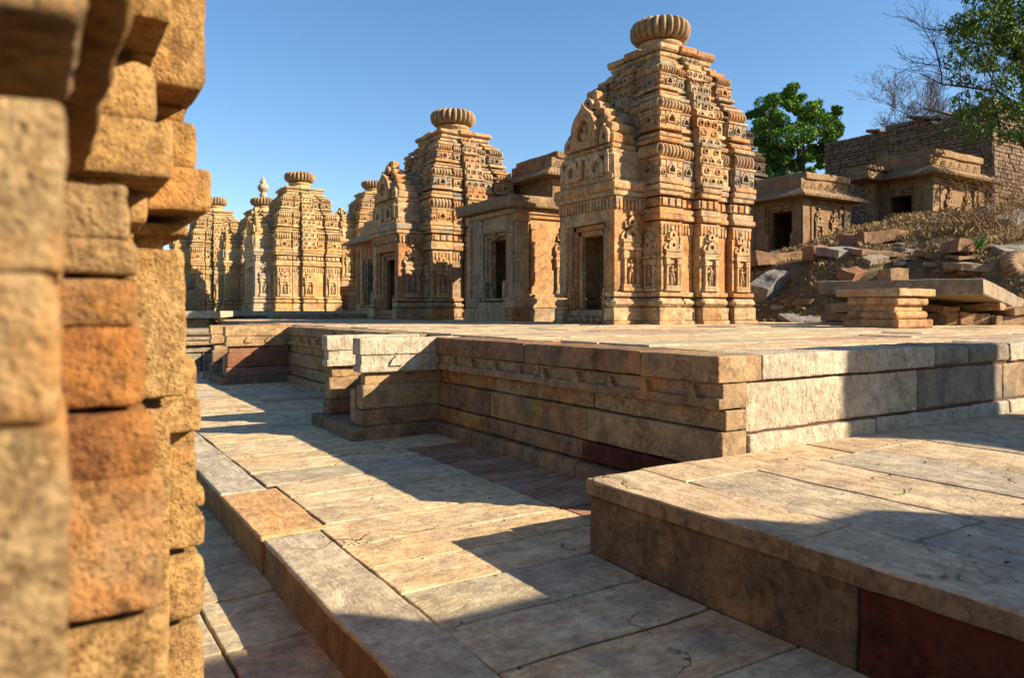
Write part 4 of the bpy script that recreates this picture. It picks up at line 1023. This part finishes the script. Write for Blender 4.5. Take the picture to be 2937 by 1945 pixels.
for i, (cx, by, wp, hp, t, lab) in enumerate((
  (1800, 1440, 240, 100, .25, 'rough block under the middle of the tilted roof slab'), (2065, 1440, 290, 85, .3, 'rough pale brown block under the right end of the tilted roof slab'),
  (1620, 1435, 170, 90, .2, 'shaded block directly right of the moulded pedestal'), (2150, 1355, 230, 55, .25, 'thin slab wedged on top of the right prop stone'),
  (1580, 1350, 200, 60, .15, 'shaded slab stacked right of the pedestal'), (850, 1410, 160, 60, .15, 'brown block peeking out left of the pedestal foot'), (880, 1340, 160, 75, .3, 'rounded brown block stacked left of the pedestal'),
  (1960, 1340, 220, 60, .2, 'dark slab deep under the tilted roof slab'))):
    sx, sy = p5(cx, by); q = on_z(sx, 400 + 1440 / 2.7037, ZP); d = (q - EYE).dot(FW)
    z = max(ZP, 1.0 - (sy - HY) / FPX * d); m = d / 2110 / 2.7037
    rock('prop_stone', lab, 'fallen stone', (q.x, q.y, z), (wp * m, .5, hp * m), (0, 0, -.5 + .1 * i), t, M_ROCK, 970 + i, 0, .03, 'stones under the tilted roof slab')
# ribbed disc fallen at the right edge
mb = MB(996); prof = [(.1, -.14)] + [(.16 + .2 * max(0, math.cos(a)) ** .6, .15 * math.sin(a)) for a in [-1.5 + .25 * i for i in range(13)]] + [(.1, .14)]
mb.lathe([(r * .85, z * .9) for r, z in prof], 120, 20, .16, .3)
p, d = hit(*p5(2165, 1060)); o = mb.build('fallen_ribbed_disc', M_ROCK); o.location = (p.x + .18, p.y - .02, p.z + .16); o.rotation_euler = (R(65), R(10), R(-25))
tag(o, 'fallen ribbed stone disc lying on its side at the right edge', 'carved stone')

# ------------------------------------------------------------------ plants
def leaf_cloud(mb, centers, n, size, asp=1.0, droop=.3):
    r = mb.r; V = []; F = []; T_ = []
    for i in range(n):
        c, rad = centers[r.randrange(len(centers))]
        while True:
            q = Vector((r.uniform(-1, 1), r.uniform(-1, 1), r.uniform(-1, 1)))
            if .15 < q.length < 1: break
        q = q * (q.length ** -.45)
        if q.length > 1.25: q *= 1.25 / q.length
        p = Vector(c) + Vector((q.x * rad, q.y * rad, q.z * rad * .8))
        a = Vector((r.uniform(-1, 1), r.uniform(-1, 1), r.uniform(-1, .5) - droop)).normalized()
        b = a.cross(Vector((r.uniform(-1, 1), r.uniform(-1, 1), r.uniform(-1, 1)))).normalized()
        s_ = size * r.uniform(.6, 1.3); o = len(V)
        V += [p, p + a * s_ * .5 + b * s_ * .34 / asp, p + a * s_, p + a * s_ * .5 - b * s_ * .34 / asp]
        F.append([o, o + 1, o + 2, o + 3]); T_.append(r.random())
    k = len(mb.v); mb.v.extend(V); mb.f.extend([[i + k for i in f] for f in F]); mb.t.extend(T_); mb.sm.extend([False] * len(F))
def branch(mb, p, d, L, rad, depth, ends, r, spread=.6, n=3, sides=5, upb=.15, minr=.004):
    pts = [p]; q = Vector(p); dd = Vector(d).normalized(); k = 4; dirs = []
    for i in range(k):
        dd = (dd + Vector((r.uniform(-1, 1), r.uniform(-1, 1), r.uniform(-1, 1))) * .22 + Vector((0, 0, upb * .3))).normalized()
        q = q + dd * L / k; pts.append(q.copy()); dirs.append(dd.copy())
    mb.tube(pts, [max(minr, rad * (1 - .45 * i / k)) for i in range(k + 1)], sides, r.random(), False)
    if depth == 0: ends.append(q); return
    for i in range(n):
        j = r.randrange(1, k + 1) if i else k
        nd_ = (dirs[j - 1] + Vector((r.uniform(-1, 1), r.uniform(-1, 1), r.uniform(-.7, 1))) * spread + Vector((0, 0, upb))).normalized()
        branch(mb, pts[j], nd_, L * r.uniform(.6, .85), rad * .58, depth - 1, ends, r, spread, n, max(3, sides - 1), upb, minr)

# round leafy tree behind the shrines
d = 38; tc = at_d(2280, 385, d); base = Vector((tc.x, tc.y, hill(tc.x, tc.y)))
tr = empty('leafy_tree', base); tag(tr, 'rounded dark green broad leaved tree behind the hillside shrines', 'tree')
mb = MB(801); ends = []; rr = random.Random(8)
hh = tc.z - base.z - 1.9
mb.tube([(0, 0, -.3), (.1, 0, hh * .5), (0, .05, hh)], [.28, .24, .2], 8, .4)
for i in range(6):
    a = i * 1.05; branch(mb, Vector((0, 0, hh)), Vector((math.cos(a) * .9, math.sin(a) * .9, .8)), 1.5, .11, 2, ends, rr, .6, 3, 5, .1, .012)
mb.build('trunk', M_BARK, tr)
mb = MB(802); cs = []
O = Vector((0, 0, tc.z - base.z))
pxm = 1.24 * d / 2110
crown = [(1840, 300, 78), (1790, 260, 50), (1760, 275, 34), (1830, 232, 38), (1870, 265, 46), (1905, 262, 30), (1925, 290, 26), (1905, 320, 34), (1770, 320, 44), (1755, 345, 30), (1800, 350, 44), (1860, 345, 36), (1785, 378, 30), (1915, 345, 22), (1815, 215, 20), (1935, 255, 14), (1775, 398, 26), (1815, 392, 34), (1860, 385, 30), (1900, 370, 22), (1750, 375, 22)]
for (x, y, rad) in crown:
    for q in range(11):
        u = Vector((rr.uniform(-1, 1), rr.uniform(-1, 1), rr.uniform(-1, 1)))
        if u.length > 1: u.normalize()
        c0 = RT * ((x - 1840) * pxm) + Vector((0, 0, -(y - 310) * pxm)) + O + FW * rr.uniform(-1, 1) * rad * pxm
        cs.append((c0 + u * rad * pxm * .75, rad * pxm * rr.uniform(.20, .42)))
leaf_cloud(mb, cs, 100000, .125, 1.2)
mb.build('crown', M_LEAF, tr)

# airy narrow-leaved tree at the right edge
d = 19.5; tb = at_d(3010, 500, d); tb.z = hill(tb.x, tb.y)
tr = empty('airy_tree', tb); tag(tr, 'airy narrow leaved tree overhanging the rubble wall at the right edge', 'tree')
mb = MB(811); ends = []; rr = random.Random(21)
def rel(sx, sy, dd=d): return at_d(sx, sy, dd) - tb
mb.tube([(0, 0, -.3), rel(3000, 520), rel(2960, 420), rel(2950, 250), rel(2900, 60), rel(2880, -120)], [.16, .14, .13, .11, .08, .05], 7, .3)
mb.tube([rel(2975, 470), rel(2920, 395), rel(2870, 385), rel(2862, 340), rel(2850, 290)], [.07, .05, .045, .035, .02], 6, .3)
mb.tube([rel(2955, 330), rel(2860, 260), rel(2780, 250), rel(2700, 240), rel(2640, 210)], [.06, .04, .03, .02, .01], 6, .3)
mb.tube([rel(2940, 200), rel(2860, 130), rel(2790, 120), rel(2730, 80), rel(2690, 70)], [.05, .035, .025, .015, .008], 6, .3)
for (sx, sy) in ((2860, 260), (2780, 250), (2700, 240), (2860, 130), (2790, 120), (2735, 85), (2920, 130), (2895, 40), (2850, 300), (2920, 395), (2890, -20), (2945, 240), (2820, 255), (2830, 125), (2760, 245), (2905, 70)):
    branch(mb, rel(sx, sy, d + rr.uniform(-.3, .3)), RT * rr.uniform(-1.0, .2) + Vector((0, 0, rr.uniform(-.1, 1.0))) + FW * rr.uniform(-.5, .5), .95, .02, 3, ends, rr, .7, 3, 4, .05, .0045)
mb.build('trunk', M_BARK, tr)
mb = MB(812); cs = []
for e in ends:
    s_ = CX + FPX * (e + tb - EYE).dot(RT) / (e + tb - EYE).dot(FW)
    if s_ > 2755 + rr.uniform(-60, 60): cs.append((e, .20))
for q in range(520):
    sx = 2937 + 130 - abs(rr.gauss(0, 1)) * 195; sy = rr.uniform(-60, 400)
    if sx < 2740: continue
    cs.append((rel(sx, sy, d + rr.uniform(-1.1, 1.1)), .17))
leaf_cloud(mb, cs, 22000, .13, 2.0, .5)
mb.build('crown', M_LEAF2, tr)

# bare trees behind the rubble wall
for i, (sx, sy, dd, lab) in enumerate(((2640, 400, 39, 'bare grey tree rising behind the rubble wall'), (2735, 390, 40, 'second bare tree behind the rubble wall beside the airy tree'))):
    b0 = at_d(sx, sy, dd); b0.z = hill(b0.x, b0.y); top = at_d(sx, 195, dd).z - b0.z
    tr = empty('bare_tree', b0); tag(tr, lab, 'tree', 'bare trees behind the wall')
    mb = MB(820 + i); ends = []; rr = random.Random(31 + i * 4)
    mb.tube([(0, 0, -.2), (.05, 0, top * .4), (0, .05, top * .72)], [.09, .07, .055], 6, .4)
    for q in range(11):
        a = q * .9; branch(mb, Vector((0, 0.03, top * (.45 + .27 * (q % 3) / 2))), Vector((math.cos(a), math.sin(a), .45)), 1.35, .034, 5, ends, rr, .8, 3, 4, .06, .0075)
    mb.build('trunk', M_TWIG, tr)
# brush below the leafy tree and scrub on the slope
for i, (sx, sy, dd, hgt, lab) in enumerate(((2225, 500, 27, 2.7, 'grey brown leafless bush below the leafy tree'), (2320, 495, 28, 2.5, 'leafless bush at the left end of the rubble wall'),
      (2810, 640, 15.2, .75, 'dry brown scrub beside the upper shrine'), (2870, 655, 14.6, 1.15, 'tall dry scrub at the right edge of the slope'), (2915, 610, 16.5, 1.2, 'dry leafless scrub under the airy tree'), (2740, 610, 15.6, .4, 'low dry scrub before the carved side of the upper shrine'), (2935, 700, 13.6, .8, 'dry weeds at the far right above the ribbed disc'))):
    b0 = at_d(sx, sy, dd); b0.z = hill(b0.x, b0.y); tr = empty('dry_shrub', b0); tag(tr, lab, 'shrub', 'dry shrubs')
    mb = MB(840 + i); ends = []; rr = random.Random(60 + i)
    for q in range(11 if i > 1 else 22):
        o = Vector((rr.uniform(-.38, .38), rr.uniform(-.38, .38), -.12))
        branch(mb, o, Vector((rr.uniform(-.4, .4), rr.uniform(-.4, .4), 1)), hgt * rr.uniform(.35, .6), .009 if i > 1 else .014, 2, ends, rr, .7, 3, 3, .2, .0035)
    mb.build('stem', M_SCRUB if i > 1 else M_TWIG, tr)
    mb = MB(860 + i); leaf_cloud(mb, [(e, .07) for e in ends], len(ends) * (5 if i > 1 else 3), .04, 1.5); mb.build('foliage', M_SCRUB if i > 1 else M_TWIG, tr)
# dry grass
mb = MB(880); r = mb.r; V = []; F = []; T_ = []
for i in range(9000):
    x = 11.7 + r.random() ** 1.2 * 8.5; y = r.uniform(4.5, 13.5); z = hill(x, y)
    if z < .70: continue
    dens = noise.noise(Vector((x * 1.2, y * 1.2, 4)))
    if dens < -.12 and r.random() < .8: continue
    green = .95 if z < 1.0 and r.random() < .6 else None
    hg = r.uniform(.03, .085) * (1.6 if dens > .3 else 1) * (1.6 if x > 15.5 else 1)
    for q in range(5):
        a = r.uniform(0, 6.28); ln = r.uniform(.3, 1.1); o = len(V); w_ = r.uniform(.004, .010)
        dx, dy = math.cos(a), math.sin(a); px, py = x + r.uniform(-.06, .06), y + r.uniform(-.06, .06)
        V += [(px - dy * w_, py + dx * w_, z - .01), (px + dy * w_, py - dx * w_, z - .01), (px + dx * hg * ln * .5, py + dy * hg * ln * .5, z + hg * .75), (px + dx * hg * ln, py + dy * hg * ln, z + hg)]
        F.append([o, o + 1, o + 2]); F.append([o, o + 2, o + 3]); t = green if green else r.uniform(0, .8) ; T_ += [t, t]
mb.v = V; mb.f = F; mb.t = T_; mb.sm = [False] * len(F)
tag(mb.build('dry_grass', M_STRAW), 'short dry straw coloured grass over the bank and slope', 'grass', kind='stuff')
mb = MB(885)
for i in range(170):
    if i % 3: x = mb.r.uniform(1.08, 2.7); y = J[mb.r.randrange(4, 20)] + mb.r.gauss(0, .02); z = .001
    else: x = mb.r.uniform(2.0, 4.5); y = mb.r.uniform(.6, 2.3); z = .306
    q = mb.r.uniform(.0015, .004)
    mb.M = Matrix.Translation((x, y, z)) @ Matrix.Rotation(mb.r.uniform(0, 3), 4, 'Z')
    mb.box(-q * 1.6, q * 1.6, -q, q, -.001, q * .8, q * .3, None, q * .3)
mb.M = None
tag(mb.build('grit', M_SOIL), 'specks of grit and dry leaf bits lying in the paving joints', 'grit', kind='stuff')
# little green weeds in the paving joints
for i, (sx, sy, z, lab) in enumerate(((1046, 1558, 0.0, 'tiny green weed in a sunlit joint of the courtyard paving'), (2590, 1421, .305, 'tiny green weed on the low terrace paving'), (2300, 858, 1.15, 'bright green weed on the earth bank'), (1880, 1312, 0.0, 'tiny green weed at the foot of the moulded wall'))):
    q = on_z(sx, sy, z) if i != 2 else at_d(2817, 712, 13.2)
    if i == 3: q = on_z(1560, 1372, 0)
    mb = MB(890 + i); leaf_cloud(mb, [(Vector((k * .016 - .03, 0, .008)), .010) for k in range(5)] if i != 2 else [(Vector((0, 0, .08)), .08)], 14 if i != 2 else 40, .014 if i != 2 else .12, 1.6, -.2)
    o = mb.build('green_weed', M_WEED); o.location = q; tag(o, lab, 'weed', 'small green weeds')

# ------------------------------------------------------------------ the rough temple wall close to the camera
nw = empty('near_temple_wall', (0, 1.0, -.16)); tag(nw, 'rough golden temple wall of projecting moulded blocks filling the left foreground', 'temple wall')
NT = Matrix.Translation((0, -1.0, .16))
def nb(mb, sx, s0, s1, Y, wd=.5, r=.02, tint=.35, dep=.5, res=.018, amp=.0032, wob=.004, warp=None):
    r = r * .55 if r > .012 else r
    a = on_y(sx, s0, Y); b = on_y(sx, s1, Y)
    mb.rough(a.x - wd, a.x, Y, Y + dep, b.z, a.z, r, res, amp, 24, wob, tint, warp, 60)
def nbuild(mb, name): mb.v = [NT @ Vector(p) for p in mb.v]; return mb.build(name, M_NEAR, nw)
# farthest pilaster
mb = MB(1); Y = 1.52
nb(mb, 597, -420, 262, Y, .45, .045, .35); nb(mb, 530, 300, 352, Y + .14, .4, .01, .2); nb(mb, 568, 346, 490, Y + .13, .4, .035, .3)
nb(mb, 607, 489, 612, Y, .45, .02, .38); nb(mb, 543, 640, 678, Y + .08, .4, .015, .3); nb(mb, 470, 670, 725, Y + .12, .3, .015, .3); nb(mb, 532, 716, 1140, Y + .05, .4, .022, .36)
nbuild(mb, 'upper_pilaster')
mb = MB(2); Yb = 1.66
nb(mb, 489, 1165, 2060, Y + .09, .4, .012, .36); nb(mb, 571, 1015, 1240, Yb + .03, .4, .06, .3); nb(mb, 578, 1146, 1240, Yb, .4, .012, .34)
nb(mb, 562, 1236, 1284, Yb + .05, .4, .006, .3); nb(mb, 566, 1282, 1560, Yb + .0, .4, .03, .32); nb(mb, 585, 1395, 1455, Yb + .02, .4, .015, .3); nb(mb, 590, 1475, 1562, Yb - .01, .4, .016, .34)
nb(mb, 556, 1560, 1592, Yb + .05, .4, .006, .25); nb(mb, 593, 1590, 1774, Yb - .02, .4, .055, .35); nb(mb, 562, 1772, 1802, Yb + .04, .4, .006, .25); nb(mb, 594, 1800, 2080, Yb - .02, .4, .045, .38)
nbuild(mb, 'base_moulding')
# middle pilaster, upper courses
mb = MB(3); Ym = 1.22
nb(mb, 494, -420, 64, Ym - .10, .16, .02, .33, .3); nb(mb, 402, -420, 560, Ym + .18, .5, .02, .3, .4); nb(mb, 460, 176, 364, Ym + .02, .40, .05, .34); nb(mb, 501, 346, 512, Ym - .02, .45, .022, .36); nb(mb, 428, 540, 640, Ym + .12, .4, .02, .3); nb(mb, 345, 500, 545, Ym + .02, .3, .02, .3)
nbuild(mb, 'middle_cornice')
mb = MB(4); Y2 = .94
nb(mb, 367, 528, 690, Y2, .4, .014, .52, amp=.005); nb(mb, 404, 689, 795, Y2 - .01, .4, .012, .45); nb(mb, 404, 796, 936, Y2 - .01, .4, .012, .68)
nb(mb, 413, 934, 1168, Y2 - .01, .4, .012, .76); nb(mb, 440, 1178, 1368, Y2 - .02, .4, .012, .88); nb(mb, 473, 1366, 1762, Y2 - .03, .4, .022, .68, wob=.012); nb(mb, 430, 1760, 1800, Y2 + .03, .3, .01, .8); nb(mb, 482, 1775, 2120, Y2 - .03, .4, .02, .35)
nbuild(mb, 'middle_pilaster')
mb = MB(7); mb.rough(-.9, .05, .53, 1.30, 1.197, 1.6, .012, .03, .006, 12, .006, .1); nbuild(mb, 'eave')
mb = MB(5); Y1 = .50
nb(mb, 256, -520, 75, Y1, .6, .012, .62, .22, .02, .006, .01, None); nb(mb, 190, 292, 788, Y1 + .04, .6, .008, .6, .3); nb(mb, 200, 792, 1240, Y1 + .04, .6, .01, .62, .3, wob=.012); nb(mb, 240, 1220, 2150, Y1 + .02, .6, .02, .58, .3, wob=.02)
nbuild(mb, 'near_pilaster')
mb = MB(6); mb.box(-1.6, -.02, .85, 1.5, -.2, 2.3, 0, .3); mb.box(-1.6, .14, 1.55, 3.0, -.2, 2.6, 0, .3); nbuild(mb, 'core')
